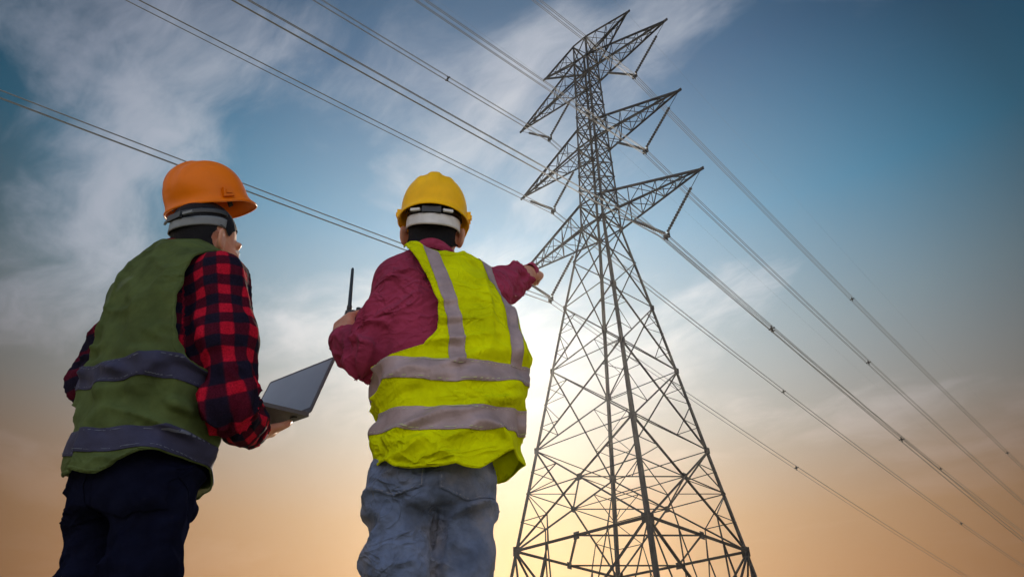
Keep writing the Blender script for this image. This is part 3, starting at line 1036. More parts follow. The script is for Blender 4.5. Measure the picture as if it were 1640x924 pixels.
# ------------------------------------------------------------------ hard hat
def hard_hat(name, pos, R, k, mat, band_mat, label, hp, hr, hk, brim=0.020, sz=0.0, sh=0.038):
    pos = np.asarray(pos, float)
    hat = empty(name, tuple(pos)); tag(hat, label, 'hard hat', 'hard hats')
    A, Bf, Bb, Hh = 0.109 * k, 0.133 * k, 0.132 * k, 0.152 * k
    W = lambda L: pos + np.asarray(L) @ R.T
    HW = lambda L: np.asarray(hp, float) + np.asarray(L) * hk @ hr.T      # the harness follows the head
    na, nt = 160, 54
    rows = []
    al = np.linspace(0, 2 * np.pi, na, endpoint=False)          # 0 = right, 90 = front
    sx, sy = np.cos(al), np.sin(al)
    front = np.clip((sy - 0.25) / 0.75, 0, 1); front = front * front * (3 - 2 * front)
    back = np.clip((-sy - 0.2) / 0.8, 0, 1)
    rimz = 0.006 * back - 0.006 * np.abs(sx) ** 3 - 0.004 * front
    bb = np.where(sy > 0, Bf, Bb)
    # flange from outside in, then the dome
    out = 0.009 + brim * front + 0.002 * back
    for e, dz_ in ((1.0, -0.0085), (1.03, -0.0055), (1.0, -0.0025), (0.72, 0.0005), (0.45, 0.0035), (0.22, 0.009), (0.07, 0.016)):
        x = sx * (A + out * e * k); y = sy * (bb + out * e * k)
        rows.append(np.stack([x, y, (rimz + dz_ - 0.010 * front * e) * np.ones(na) * 1.0], 1))
    for j in range(1, nt + 1):
        t = 0.02 + 0.98 * (j / nt) ** 0.85
        t = min(t, 0.9995)
        rho = (1 - t ** 2.5) ** (1 / 2.05)
        x = sx * A * rho; y = sy * bb * rho; z = Hh * t * np.ones(na)
        z = z + rimz * (1 - t) + 0.018 * (1 - t) * (t < 2)
        # crown ridge and two side ridges
        rid = np.exp(-(x / (0.021 * k)) ** 6) * 0.0075 * k * np.clip((t - 0.22) / 0.3, 0, 1)
        rid2 = np.exp(-((np.abs(x) - 0.052 * k) / (0.010 * k)) ** 4) * 0.0035 * k * np.clip((t - 0.3) / 0.3, 0, 1)
        nz = np.clip(t * 1.3, 0.25, 1)
        z = z + (rid + rid2) * nz; y = y * (1 + (rid + rid2) / (0.13 * k) * (1 - t))
        rows.append(np.stack([x, y, z], 1))
    shell = grid_mesh('shell', np.stack([W(r) for r in rows]), mat, hat, True)
    solidify(shell, 0.0028)
    # accessory slots each side
    for s in (-1, 1):
        for (yy, hh, wd) in ((0.0, 0.030, 0.040),):
            c = np.array([s * (A + 0.006 * k), yy, 0.016 * k])
            prof_ = [(-wd / 2, -hh / 2), (wd / 2, -hh / 2), (wd * 0.34, hh / 2), (-wd * 0.34, hh / 2)]
            V = [W(c + np.array([s * dx, p_[0], p_[1]]) * k) for dx in (-0.006, 0.006) for p_ in prof_]
            F = [(0, 1, 2, 3), (7, 6, 5, 4), (0, 4, 5, 1), (1, 5, 6, 2), (2, 6, 7, 3), (3, 7, 4, 0)]
            pydata('accessory_slot', V, F, mat, hat)
            V = [W(c + np.array([s * (dx + 0.002), p_[0] * 0.55, p_[1] * 0.4]) * k) for dx in (0.003, 0.008) for p_ in prof_]
            pydata('slot_cover', V, F, mat, hat)
    # harness: nape strap with its adjuster
    th = np.linspace(math.radians(-186), math.radians(6), 90)
    cb, sb = np.cos(th), np.sin(th)
    bk = np.clip(-sb, 0, 1) ** 1.3
    def strap(nm, top, bot, grow, mat_, b0=0.0):
        g = []
        for i in range(6):
            f_ = i / 5
            zz = lerp(top, bot, f_) + 0.034 * (1 - bk)
            g.append(HW(np.stack([cb * (0.0815 + grow), sb * (0.1025 + grow) - 0.012, zz], 1)))
        o = grid_mesh(nm, np.stack(g), mat_, hat)
        solidify(o, 0.003, 1.0)
        return o
    strap('nape_strap', 0.002 + sz, 0.002 + sz - sh, 0.001, band_mat)
    strap('suspension_band', 0.030 + sz, 0.014 + sz, 0.0, BLACKP)
    # ratchet
    V, F = boxvf((0, 0, 0), 0.056, 0.008, 0.020)
    V = [HW(np.array(v) + np.array([0, -0.116, 0.014 + sz])) for v in V]
    pydata('adjuster', V, F, BLACKP, hat)
    for s in (-1, 1):
        V, F = boxvf((0, 0, 0), 0.030, 0.006, 0.008, Matrix.Rotation(s * 0.35, 3, 'Z') @ Matrix.Rotation(-s * 0.12, 3, 'Y'))
        V = [HW(np.array(v) + np.array([s * 0.048, -0.109, 0.016 + sz])) for v in V]
        pydata('strap_lug', V, F, band_mat, hat)
    # crossed cradle bands inside the shell
    for a0 in (20, 70, 110, 160):
        aa = math.radians(a0); g = []
        for i in range(21):
            q = math.pi * i / 20
            c_ = np.array([math.cos(aa) * math.cos(q) * 0.094, math.sin(aa) * math.cos(q) * 0.114, 0.008 + 0.095 * math.sin(q)]) * k
            sd = np.array([-math.sin(aa), math.cos(aa), 0]) * 0.009 * k
            g.append([W(c_ - sd), W(c_ + sd)])
        o = grid_mesh('cradle_band', np.array(g), BLACKP, hat)
        solidify(o, 0.002)
    return hat


# ------------------------------------------------------------------ person
def build_person(sp):
    k = sp['k']
    root = empty('person', (sp['foot'][0], sp['foot'][1], 0))
    tag(root, sp['label'], 'person')
    body_l = Loft(sp['torso'])
    J = {a: np.array(b_, float) for a, b_ in sp['joints'].items()}
    hk = sp.get('hk', k)
    HR = rot_zxy(*sp['head_rot']); hc = np.array(sp['head'])
    HP = lambda *p: hc + HR @ (np.array(p) * hk)
    nb = J['neck']
    kk = k

    def head(P):
        d = ellip(P, HP(0, -0.012, 0.036), np.array((0.077, 0.098, 0.096)) * hk, HR)
        d = smin(d, ellip(P, HP(0, 0.030, -0.045), np.array((0.060, 0.066, 0.072)) * hk, HR), 0.035 * hk)
        d = smin(d, ellip(P, HP(0, 0.072, -0.100), np.array((0.024, 0.020, 0.018)) * hk, HR), 0.03 * hk)   # chin
        for s in (-1, 1):
            d = smin(d, ellip(P, HP(s * 0.046, 0.062, -0.035), np.array((0.022, 0.022, 0.022)) * hk, HR), 0.02 * hk)  # cheek
            d = smax(d, -ellip(P, HP(s * 0.031, 0.100, 0.000), np.array((0.015, 0.012, 0.009)) * hk, HR), 0.010 * hk)  # eye socket
            d = smin(d, cone(P, HP(s * 0.050, 0.078, 0.020), HP(s * 0.008, 0.094, 0.016), 0.009 * hk, 0.010 * hk), 0.012 * hk)
        d = smin(d, cone(P, HP(0, 0.090, 0.005), HP(0, 0.112, -0.034), 0.008 * hk, 0.012 * hk), 0.012 * hk)    # nose
        for s in (-1, 1):
            d = smin(d, ellip(P, HP(s * 0.011, 0.104, -0.038), np.array((0.008, 0.009, 0.007)) * hk, HR), 0.006 * hk)
        d = smin(d, ellip(P, HP(0, 0.090, -0.062), np.array((0.024, 0.011, 0.006)) * hk, HR), 0.006 * hk)
        d = smin(d, ellip(P, HP(0, 0.088, -0.074), np.array((0.020, 0.011, 0.007)) * hk, HR), 0.006 * hk)
        for s in (-1, 1):                                                                                # ears
            ER = HR @ np.array(Matrix.Rotation(math.radians(s * 30), 3, 'Z') @ Matrix.Rotation(math.radians(8), 3, 'X'))
            e = ellip(P, HP(s * 0.087, -0.012, -0.014), np.array((0.0075, 0.021, 0.035)) * hk, ER)
            e = smax(e, -ellip(P, HP(s * 0.098, -0.004, -0.010), np.array((0.009, 0.013, 0.022)) * hk, ER), 0.006 * hk)
            d = smin(d, e, 0.008 * hk)
        d = smin(d, chain(P, [nb, HP(0, -0.020, -0.045)], [0.062 * hk, 0.056 * k]), 0.04 * hk)
        return d

    arms = {}
    for s in 'LR':
        arms[s] = [J['sh' + s], J['el' + s], J['wr' + s]]
    hands = sp['hands']

    def shoulders(P, grow):
        d = chain(P, [nb + np.array([0, 0, 0.0]), lerp(nb, J['shL'], 0.55) + [0, 0, 0.012], J['shL'] + [0, 0, 0.0]], [0.050 * k + grow, 0.052 * k + grow, 0.056 * k + grow])
        return smin(d, chain(P, [nb, lerp(nb, J['shR'], 0.55) + [0, 0, 0.012], J['shR']], [0.050 * k + grow, 0.052 * k + grow, 0.056 * k + grow]), 0.03)

    def skin(P):
        d = body_l(P, -0.036)
        d = smin(d, shoulders(P, -0.006), 0.05)
        d = smin(d, local(P, hc - [0, 0, 0.03], 0.24, head), 0.02)
        for s in 'LR':
            d = smin(d, chain(P, arms[s], [0.052 * k, 0.042 * k, 0.028 * k]), 0.03)
            d = smin(d, local(P, hands[s].w + hands[s].d * 0.08, 0.20, hands[s]), 0.015)
            lg = [J['hip' + s], J['kn' + s], J['an' + s]]
            d = smin(d, chain(P, lg, [0.058 * k, 0.048 * k, 0.036 * k]), 0.03)
            toe = J['an' + s] + np.append(sp['toe'][s], 0) * 0.15
            d = smin(d, cone(P, J['an' + s] + [0, 0, -0.03], toe + [0, 0, -0.05], 0.036, 0.028), 0.03)
        return d

    lo, hi = np.array(sp['box'][0]), np.array(sp['box'][1])
    V, T = surface(skin, lo, hi, 0.0045)
    body = mesh_np('body', V, T, SKIN, root)
    for s in (-1, 1):
        e, f_ = [], []
        c = HP(s * 0.031, 0.0835, 0.000)
        bm = bmesh.new(); bmesh.ops.create_uvsphere(bm, u_segments=16, v_segments=10, radius=0.0125 * hk)
        me = bpy.data.meshes.new('eye'); bm.to_mesh(me); bm.free(); me.materials.append(EYEW); me.materials.append(IRIS)
        fw = Vector(HR[:, 1])
        for p in me.polygons:
            p.use_smooth = True
            if Vector(p.center).normalized().dot(fw) > 0.88: p.material_index = 1
        o = bpy.data.objects.new('eye', me); link(o, body); o.location = c

    # hair: grown head surface behind the hairline
    Vh, Th = surface(lambda P: head(P) - 0.004, hc - 0.17, hc + 0.17, 0.0045)
    L = (Vh - hc) @ HR / hk
    ear = np.hypot((L[:, 1] + 0.006) * 1.25, L[:, 2] + 0.014) - 0.038
    line = np.interp(L[:, 1], [-0.12, -0.07, -0.03, 0.0, 0.03, 0.055, 0.09, 0.13], sp['hairline'])
    f = np.minimum(L[:, 2] - line, np.where(np.abs(L[:, 0]) > 0.055, ear, 1.0))
    f = f + 0.004 * vnoise(Vh * 160, 3)
    f = np.where((np.abs(L[:, 0]) > 0.082) & (np.abs(L[:, 1] + 0.012) < 0.035) & (np.abs(L[:, 2] + 0.014) < 0.042), -1, f)
    Vh, Th = clip_mesh(Vh, Th, f)
    mesh_np('hair', Vh, Th, HAIR, root)

    # ---------------- shirt
    sh_grow = sp.get('shirt_grow', 0.010)
    ar = sp['sleeve_r']

    def shirt(P):
        d = body_l(P, sh_grow)
        d = smin(d, shoulders(P, sp.get('sh_sh', 0.008)), 0.05)
        for s in 'LR':
            a = arms[s]; r = ar[s]
            w_end = a[2] + unit(a[2] - a[1]) * 0.02
            dd = chain(P, [a[0], lerp(a[0], a[1], 0.5), a[1], lerp(a[1], w_end, 0.5), w_end], r, 0.035)
            def sleeve_fold(Q):
                S_, A_, _ = along(Q, [a[0], a[1], w_end])
                Lu = np.linalg.norm(a[1] - a[0])
                g = np.exp(-((S_ - Lu) / 0.13) ** 2)
                fold = creases(np.stack([S_ * 16 + np.sin(A_) * 0.9 * sp['twist'][s], np.cos(A_) * 1.1, np.sin(A_) * 1.1], 1), 11 if s == 'L' else 23)
                return 0.013 * g * fold + 0.006 * creases(np.stack([S_ * 8 + 3 + np.sin(A_), np.cos(A_) * 1.6, np.sin(A_) * 1.6], 1), 5)
            dd = folded(P, dd, sleeve_fold)
            d = smin(d, dd, 0.03)
        return d
    V, T = surface(shirt, lo, hi, 0.005)
    # cut neck, cuffs and tail
    arm_d = np.minimum(along(V, arms['L'])[2], along(V, arms['R'])[2])
    f = np.where(arm_d < 0.095, 0.2, V[:, 2] - sp['shirt_z'])
    near_neck = np.hypot(V[:, 0] - nb[0], V[:, 1] - nb[1]) < 0.14
    f = np.where(near_neck, np.minimum(f, (nb[2] + 0.022 * k + 0.25 * ((V - nb) @ np.array([sp['fwd'][0], sp['fwd'][1], 0])) * -1) - V[:, 2]), f)
    for s in 'LR':
        a = arms[s]; ax = unit(a[2] - a[1]); cut = a[2] - ax * sp['cuff'][s]
        dist = (V - cut) @ ax
        near_arm = np.linalg.norm(V - cut - dist[:, None] * ax, axis=1) < 0.11
        f = np.where(near_arm & (dist > -0.12) & (dist < 0.12), np.minimum(f, -dist), f)
    uv = np.zeros((len(V), 2))
    u_, v_, a_, b_ = body_l.coords(V)
    uv[:, 0] = np.arctan2(v_, u_) * 0.15; uv[:, 1] = V[:, 2]
    best = np.full(len(V), 0.5)
    for s in 'LR':
        S_, A_, D_ = along(V, rounded(arms[s]))
        m_ = (np.abs(u_) > a_ * 0.98) | (D_ < 0.085)
        uv[m_, 0] = (A_ * 0.062)[m_]; uv[m_, 1] = (S_)[m_]
    V, T, uv = clip_mesh(V, T, f, uv)
    shirt_o = mesh_np('shirt', V, T, sp['shirt_mat'], root, uv=uv)
    solidify(shirt_o, 0.003)
    # turned collar
    an = np.linspace(0, 2 * np.pi, 64, endpoint=False)
    fx = np.array([sp['fwd'][0], sp['fwd'][1]]); rx = np.array([fx[1], -fx[0]])
    g = []
    for (hh, gr) in ((0.0, 0.020), (0.020, 0.013), (0.040, 0.009), (0.046, 0.012), (0.040, 0.017), (0.022, 0.024), (0.002, 0.033)):
        rr = 0.058 * k + gr
        xy = nb[:2] + np.outer(np.cos(an) * rr, rx) + np.outer(np.sin(an) * rr * 1.02, fx) + fx * 0.004
        z = nb[2] + sp.get('collar_dz', 0.0) + hh * k * (1 - 0.25 * np.sin(an)) - 0.022 * np.sin(an) + 0.004 * np.sin(an * 3 + 1)
        g.append(np.concatenate([xy, z[:, None]], 1))
    col_ = grid_mesh('collar', np.stack(g), sp['shirt_mat'], shirt_o, True)
    if sp['shirt_mat'] is PLAID:
        l = col_.data.uv_layers.new(name='UVMap')
    solidify(col_, 0.002)
    # cuffs
    for s in 'LR':
        a = arms[s]; ax = unit(a[2] - a[1]); cut = a[2] - ax * (sp['cuff'][s] - 0.004)
        e1 = unit(np.cross(ax, (0.1, 0.2, 1))); e2 = np.cross(ax, e1)
        g = []
        for q, r in ((0.0, ar[s][4] - 0.006), (0.0, ar[s][4] + 0.003), (-0.02, ar[s][4] + 0.005), (-0.045, ar[s][4] + 0.008), (-0.050, ar[s][4] + 0.002)):
            g.append(cut + ax * q + np.outer(np.cos(an) * r, e1) + np.outer(np.sin(an) * r, e2))
        cf = grid_mesh('cuff', np.stack(g), sp['shirt_mat'], shirt_o, True)
        if sp['shirt_mat'] is PLAID:
            l = cf.data.uv_layers.new(name='UVMap')
            n_ = len(an)
            uvs = np.array([(j % n_ * 0.006, j // n_ * 0.03) for j in range(len(cf.data.vertices))])
            idx = np.zeros(len(cf.data.loops), int); cf.data.loops.foreach_get('vertex_index', idx)
            l.data.foreach_set('uv', uvs[idx].astype(np.float32).ravel())

    # ---------------- vest
    vl = Loft(sp['vest'])
    yawc = math.radians(sp['chest_yaw']); right = np.array([math.cos(yawc), math.sin(yawc), 0]); fwd = np.array([-math.sin(yawc), math.cos(yawc), 0])
    cc = np.array([*sp['chest_c'], 0])

    def vest(P):
        d = vl(P)
        d = smin(d, shoulders(P, 0.019), 0.055)
        return folded(P, d, lambda Q: sp['vest_fold'](Q, (Q - cc) @ right, (Q - cc) @ fwd))
    V, T = surface(vest, lo, hi, 0.005)
    s_, f_ = (V - cc) @ right, (V - cc) @ fwd
    z = V[:, 2]
    hem = np.interp(s_, *sp['hem']) + 0.006 * np.sin(s_ * 40 + 1) + sp.get('hem_front', 0.0) * np.clip(f_ * 6, 0, 1)
    f = z - hem
    f = np.minimum(f, s_ - np.interp(z, *sp['armL'])); f = np.minimum(f, np.interp(z, *sp['armR']) - s_)
    # neckline: around the collar, deep V in front with an open front
    rr = np.hypot((V[:, 0] - nb[0]), (V[:, 1] - nb[1]))
    f = np.minimum(f, np.where(z > nb[2] - 0.07 * k, rr - sp['neck_r'], 1))
    fv = np.where(f_ > 0.03, np.abs(s_) - (0.022 + np.clip((z - (nb[2] - 0.28 * k)) * 0.28, 0, 0.08)), 1)
    f = np.minimum(f, fv)
    f = np.clip(f, -0.5, 0.5)
    keepV, keepT, fk = clip_mesh(V, T, f, f)
    vest_o = mesh_np('safety_vest', keepV, keepT, sp['vest_mat'], root)
    vest_o['label'] = sp['vest_label']
    solidify(vest_o, 0.003)
    # tape and binding lie on the vest
    N_ = normals(V, T)
    def patch(nm, ff, mat_, lift=0.0022):
        V2, T2 = clip_mesh(V + N_ * lift, T, np.minimum(ff, f - 0.002))
        if len(T2) == 0: return
        o = mesh_np(nm, V2, T2, mat_, vest_o)
        if nm == 'tape_stitch': o['kind'] = 'stuff'
        else: solidify(o, 0.0016)
    for zb, wd in sp['bands']:
        zz = zb(s_, f_)
        patch('reflective_strip', wd / 2 - np.abs(z - zz), sp['tape'])
        for sg in (-1, 1):
            patch('tape_stitch', 0.0011 - np.abs(z - zz - sg * (wd / 2 - 0.006)), sp['thread'], 0.0040)
    for side_tab in sp['verticals']:
        sc = np.interp(z, *side_tab[:2])
        ff = side_tab[2] / 2 - np.abs(s_ - sc)
        ztop = sp['bands'][0][0](s_, f_)
        ff = np.minimum(ff, z - ztop - 0.02)
        patch('shoulder_strip', np.minimum(ff, 0.02 - f_), sp['tape'], 0.0026)
        patch('front_strip', np.minimum(ff, f_ - 0.035), sp['tape'], 0.0026)
    patch('edge_binding', np.minimum(0.008 - f, np.where(z > hem + 0.02, 1, 1)), sp['bind'], 0.0012)

    # ---------------- trousers
    tl = Loft(sp['trouser'])

    def trouser(P):
        d = tl(P); legs_ = None
        for s in 'LR':
            lg = [J['hip' + s] + [0, 0, -0.02], lerp(J['hip' + s], J['kn' + s], 0.5), J['kn' + s], lerp(J['kn' + s], J['an' + s], 0.5), J['an' + s] + [0, 0, -0.02]]
            e = chain(P, lg, sp['leg_r'], 0.04)
            def leg_fold(Q):
                S_, A_, _ = along(Q, [J['hip' + s], J['kn' + s], J['an' + s]])
                fo = creases(np.stack([S_ * 8 + np.sin(A_ + 0.6) * 1.3, np.cos(A_) * 1.2, np.sin(A_) * 1.2], 1), 31 if s == 'L' else 41)
                return 0.008 * fo * np.interp(S_, [0, 0.12, 0.3, 0.45, 0.6, 0.9], [0.5, 1.0, 0.9, 1.0, 0.7, 1.0])
            e = folded(P, e, leg_fold)
            legs_ = e if legs_ is None else smin(legs_, e, 0.010)
        d = smin(d, legs_, 0.035)
        return folded(P, d, lambda Q: 0.008 * creases(np.stack([Q[:, 0] * 7 + Q[:, 2] * 6, Q[:, 1] * 9, Q[:, 2] * 14 - Q[:, 0] * 6], 1), 71))
    V, T = surface(trouser, lo, hi, 0.0055)
    V, T = clip_mesh(V, T, np.minimum(V[:, 2] - 0.055, sp['trouser_z'] - V[:, 2]))
    tro = mesh_np('trousers', V, T, sp['trouser_mat'], root)
    N_ = normals(V, T)
    u_, v_, a_, b_ = tl.coords(V)
    pz = sp['pocket_z']
    for s in (-1, 1):
        pu = u_ - s * sp['pocket_u']
        zz = V[:, 2] - pz - 0.06 * np.abs(pu) - s * 0.1 * pu * 0
        wdt = 0.066 - np.abs(pu)
        bot = zz + 0.075 - 0.25 * np.abs(pu)
        ff = np.minimum(np.minimum(wdt, bot), 0.07 - zz)
        ff = np.where(v_ < 0.02, ff, -1)
        V2, T2 = clip_mesh(V + N_ * 0.0025, T, ff)
        if len(T2):
            o = mesh_np('back_pocket', V2, T2, sp['trouser_mat'], tro)
            solidify(o, 0.002)
            ring = np.minimum(ff - 0.004, 0.0065 - ff)
            ring = np.minimum(ring, 0.066 - zz)
            V2, T2 = clip_mesh(V + N_ * 0.0032, T, ring)
            if len(T2) and sp['stitch'] is not NAVY:
                o = mesh_np('stitching', V2, T2, sp['stitch'], tro)
    # ---------------- boots
    for s in 'LR':
        an_ = J['an' + s]; td = np.append(unit(sp['toe'][s]), 0); sdv = np.array([td[1], -td[0], 0])
        FR = np.stack([sdv, td, [0, 0, 1]], 1)
        base_ = np.array([an_[0], an_[1], 0])
        def boot(P):
            d = rbox(P, base_ + td * 0.065 + [0, 0, 0.045], (0.046, 0.135, 0.036), FR, 0.034)
            d = smin(d, cone(P, base_ + [0, 0, 0.06], base_ + [0, 0, 0.17], 0.050, 0.052), 0.04)
            d = smin(d, ellip(P, base_ + td * 0.15 + [0, 0, 0.05], (0.046, 0.055, 0.040), FR), 0.03)
            return smax(d, 0.018 - P[:, 2], 0.006)
        V, T = surface(boot, base_ + [-0.26, -0.26, -0.02], base_ + [0.26, 0.26, 0.26], 0.006)
        bo = mesh_np('boot', V, T, LEATHER, root)
        V, T = surface(lambda P: smax(rbox(P, base_ + td * 0.068 + [0, 0, 0.012], (0.051, 0.142, 0.0125), FR, 0.012), -P[:, 2], 0.002),
                       base_ + [-0.26, -0.26, -0.02], base_ + [0.26, 0.26, 0.06], 0.006)
        so = mesh_np('sole', V, T, RUBBER, bo)
    return root


def pix(px, py, Y):
    """photograph position (1640 wide) at distance Y in front of the camera: used only to lay out joints"""
    f_ = 1094.05; x = (px - 820) / f_; y = (462 - py) / f_
    r = np.array([x, math.cos(PITCH) - y * math.sin(PITCH), math.sin(PITCH) + y * math.cos(PITCH)])
    p = r * Y / r[1]; p[2] += CAM_H
    return p
# ------------------------------------------------------------------ the man in the yellow hat, pointing
Rm = {}
wrL = np.array([-0.500, 1.735, 1.326]); wrR = np.array([0.058, 2.005, 1.768])
dR = unit(np.array([0.10, 2.10, 1.846]) - np.array([0.011, 1.90, 1.668]))
handsR = {
    'L': Hand(wrL, (-0.10, 0.22, 0.95), (0.62, 0.75, -0.10), -1, [(40, 62, 40), (44, 66, 40), (46, 68, 40), (50, 70, 40)],
              [(0.75, 0.55, 0.55), (0.85, 0.65, 0.1), (0.75, 0.7, -0.1)], 1.0),
    'R': Hand(wrR, dR, (-0.55, 0.25, -0.80), 1, [(6, 8, 6), (82, 92, 55), (84, 92, 55), (84, 90, 55)],
              [(0.7, 0.45, 0.5), (0.75, 0.65, 0.0), (0.6, 0.8, -0.2)], 1.0)}


def fold_lime(P, s, f):
    z = P[:, 2]
    low = np.interp(z, [0.86, 0.95, 1.06, 1.18, 1.30, 1.45], [0.7, 0.9, 1.0, 0.8, 0.35, 0.15])
    d = 0.014 * low * creases(np.stack([s * 5 + z * 5, f * 5, z * 15 - s * 5], 1), 3)
    d = d + 0.009 * np.interp(z, [0.9, 1.1, 1.3, 1.5], [0.2, 0.6, 1.0, 0.4]) * creases(np.stack([s * 13, f * 10, z * 2.2], 1), 9)
    return d


build_person(dict(
    k=1.0, foot=(-0.19, 1.60), label='man in yellow hard hat and lime vest, pointing at the tower with his right arm',
    torso=[(0.80, -.185, 1.60, .150, .110, 4), (0.88, -.185, 1.60, .166, .125, 4), (0.97, -.185, 1.60, .158, .115, 5), (1.08, -.192, 1.61, .145, .105, 8),
           (1.22, -.203, 1.615, .152, .112, 12), (1.35, -.215, 1.62, .160, .115, 16), (1.44, -.222, 1.625, .145, .100, 18), (1.51, -.230, 1.625, .090, .075, 18), (1.57, -.237, 1.62, .060, .060, 10)],
    joints=dict(neck=(-.238, 1.622, 1.485), shL=(-.318, 1.575, 1.425), elL=(-.374, 1.592, 1.190), wrL=wrL,
                shR=(-.070, 1.710, 1.480), elR=(0.006, 1.885, 1.652), wrR=wrR,
                hipL=(-.262, 1.58, .86), knL=(-.240, 1.59, .47), anL=(-.255, 1.55, .09), hipR=(-.108, 1.625, .86), knR=(-.122, 1.665, .47), anR=(-.105, 1.66, .09)),
    hands=handsR, head=(-.243, 1.625, 1.635), head_rot=(3, 6, 0), hairline=[-0.085, -0.080, -0.060, -0.030, -0.01, 0.01, 0.04, 0.07],
    fwd=(-0.17, 0.985), toe={'L': (-0.25, 1), 'R': (0.25, 1)}, box=((-0.85, 1.20, -0.02), (0.35, 2.35, 1.95)),
    sleeve_r={'L': [.060, .060, .054, .052, .040], 'R': [.064, .058, .048, .042, .036]}, twist={'L': 1.0, 'R': 0.6},
    shirt_mat=MAROON, shirt_grow=-0.006, shirt_z=1.0, cuff={'L': 0.010, 'R': 0.125},
    vest=[(0.72, -.154, 1.605, .176, .152, 6), (0.95, -.156, 1.605, .180, .154, 6), (1.08, -.162, 1.61, .186, .154, 9), (1.22, -.166, 1.615, .200, .150, 13),
          (1.35, -.188, 1.622, .190, .142, 17), (1.44, -.212, 1.626, .162, .120, 18), (1.51, -.231, 1.626, .100, .092, 18), (1.55, -.236, 1.622, .075, .075, 12)],
    vest_fold=fold_lime, vest_mat=LIME, vest_label='lime vest with silver bands, hanging open', tape=STRIP1, thread=THREAD1, bind=LIME,
    chest_yaw=16, chest_c=(-.213, 1.62), hem=([-0.25, -0.18, -0.09, 0.0, 0.1, 0.18, 0.25], [0.892, 0.884, 0.850, 0.836, 0.850, 0.895, 0.908]),
    armL=([1.00, 1.110, 1.125, 1.145, 1.20, 1.29, 1.38, 1.46, 1.50, 1.6], [-0.6, -0.6, -0.12, -0.050, -0.018, -0.022, -0.055, -0.092, -0.110, -0.13]),
    armR=([1.00, 1.170, 1.19, 1.22, 1.30, 1.38, 1.45, 1.50, 1.6], [0.6, 0.6, 0.28, 0.24, 0.215, 0.195, 0.170, 0.155, 0.15]),
    neck_r=0.100, bands=[(lambda s, f: 1.078 + 0.95 * s * s, 0.058), (lambda s, f: 0.953 + 1.0 * s * s, 0.060)],
    verticals=[([1.1, 1.2, 1.3, 1.4, 1.5, 1.6], [0.034, 0.030, 0.008, -0.020, -0.045, -0.060], 0.040, 'all'), ([1.1, 1.3, 1.4, 1.5, 1.6], [0.198, 0.188, 0.172, 0.145, 0.12], 0.036, 'back')],
    trouser=[(0.78, -.185, 1.605, .132, .100, 5), (0.86, -.187, 1.60, .142, .112, 5), (0.95, -.187, 1.60, .142, .110, 5), (1.03, -.188, 1.602, .148, .110, 6)],
    trouser_mat=DENIM, trouser_z=1.0, leg_r=[.074, .066, .062, .064, .064], pocket_z=0.865, pocket_u=0.082, stitch=STITCH))
hard_hat('hard_hat', (-.244, 1.622, 1.690), rot_zxy(3, 17, 0), 0.94, YELLOW, WHITEBAND, 'yellow hard hat with white nape strap on the pointing man', (-.243, 1.625, 1.635), rot_zxy(3, 6, 0), 1.0)

# two-way radio in his left hand
h = handsR['L']
rc = h.w + h.d * 0.075 + h.n * 0.034
rad = empty('two_way_radio', tuple(rc)); tag(rad, 'black two-way radio with upright antenna held in left hand', 'radio')
RR = Matrix.Rotation(math.radians(20), 3, 'Z') @ Matrix.Rotation(math.radians(-4), 3, 'Y')
def rl(x, y, z): return Vector(rc) + RR @ Vector((x, y, z))
bmv = bmesh.new(); bmesh.ops.create_cube(bmv, size=1.0)
for v in bmv.verts: v.co = Vector((v.co.x * 0.052, v.co.y * 0.032, v.co.z * 0.125))
bmesh.ops.bevel(bmv, geom=bmv.edges[:], offset=0.005, segments=3, affect='EDGES')
for v in bmv.verts: v.co = rl(*v.co) + Vector((0, 0, -0.005))
me = bpy.data.meshes.new('radio_body'); bmv.to_mesh(me); bmv.free(); me.materials.append(BLACKP)
o = bpy.data.objects.new('radio_body', me); link(o, rad); o.matrix_parent_inverse = Matrix.Translation(-rad.location)
pydata('antenna', *tube([rl(-0.014, 0, 0.055), rl(-0.014, 0, 0.075), rl(-0.014, 0, 0.08), rl(-0.014, 0, 0.215), rl(-0.014, 0, 0.22)], [0.0085, 0.008, 0.0062, 0.0048, 0.003], 10), BLACKP, rad, True)
pydata('knob', *tube([rl(0.014, 0, 0.055), rl(0.014, 0, 0.072)], 0.0075, 12), BLACKP, rad, False)
pydata('push_to_talk_button', *boxvf(rl(-0.027, 0, 0.02), 0.006, 0.014, 0.03, RR), RUBBER, rad)

# ------------------------------------------------------------------ the man in the orange hat with the laptop
wl2 = np.array([-0.945, 1.715, 1.030]); wr2 = np.array([-0.662, 1.655, 1.000])
# laptop frame
C1 = pix(497, 662, 1.75)
fa = math.radians(35); bt = math.radians(10)
LF = np.array([math.sin(fa), math.cos(fa), 0]); LU = np.array([0, 0, 1.0])
LF3 = LF * math.cos(bt) + LU * math.sin(bt); LU3 = -LF * math.sin(bt) + LU * math.cos(bt); LH = np.array([-math.cos(fa), math.sin(fa), 0])
handsL = {
    'R': Hand(wr2, (-0.10, 0.90, 0.40), (-0.05, -0.35, 0.93), 1, [(6, 8, 8), (6, 10, 8), (8, 12, 10), (10, 14, 10)],
              [(0.6, 0.2, 0.75), (0.9, 0.2, 0.35), (0.95, 0.2, 0.1)], 0.95),
    'L': Hand(wl2, (0.45, 0.80, 0.30), (0.35, -0.30, 0.88), -1, [(12, 18, 12), (12, 18, 12), (14, 20, 12), (14, 20, 12)],
              [(0.5, 0.5, 0.7), (0.7, 0.7, 0.2), (0.7, 0.7, 0.0)], 0.95)}


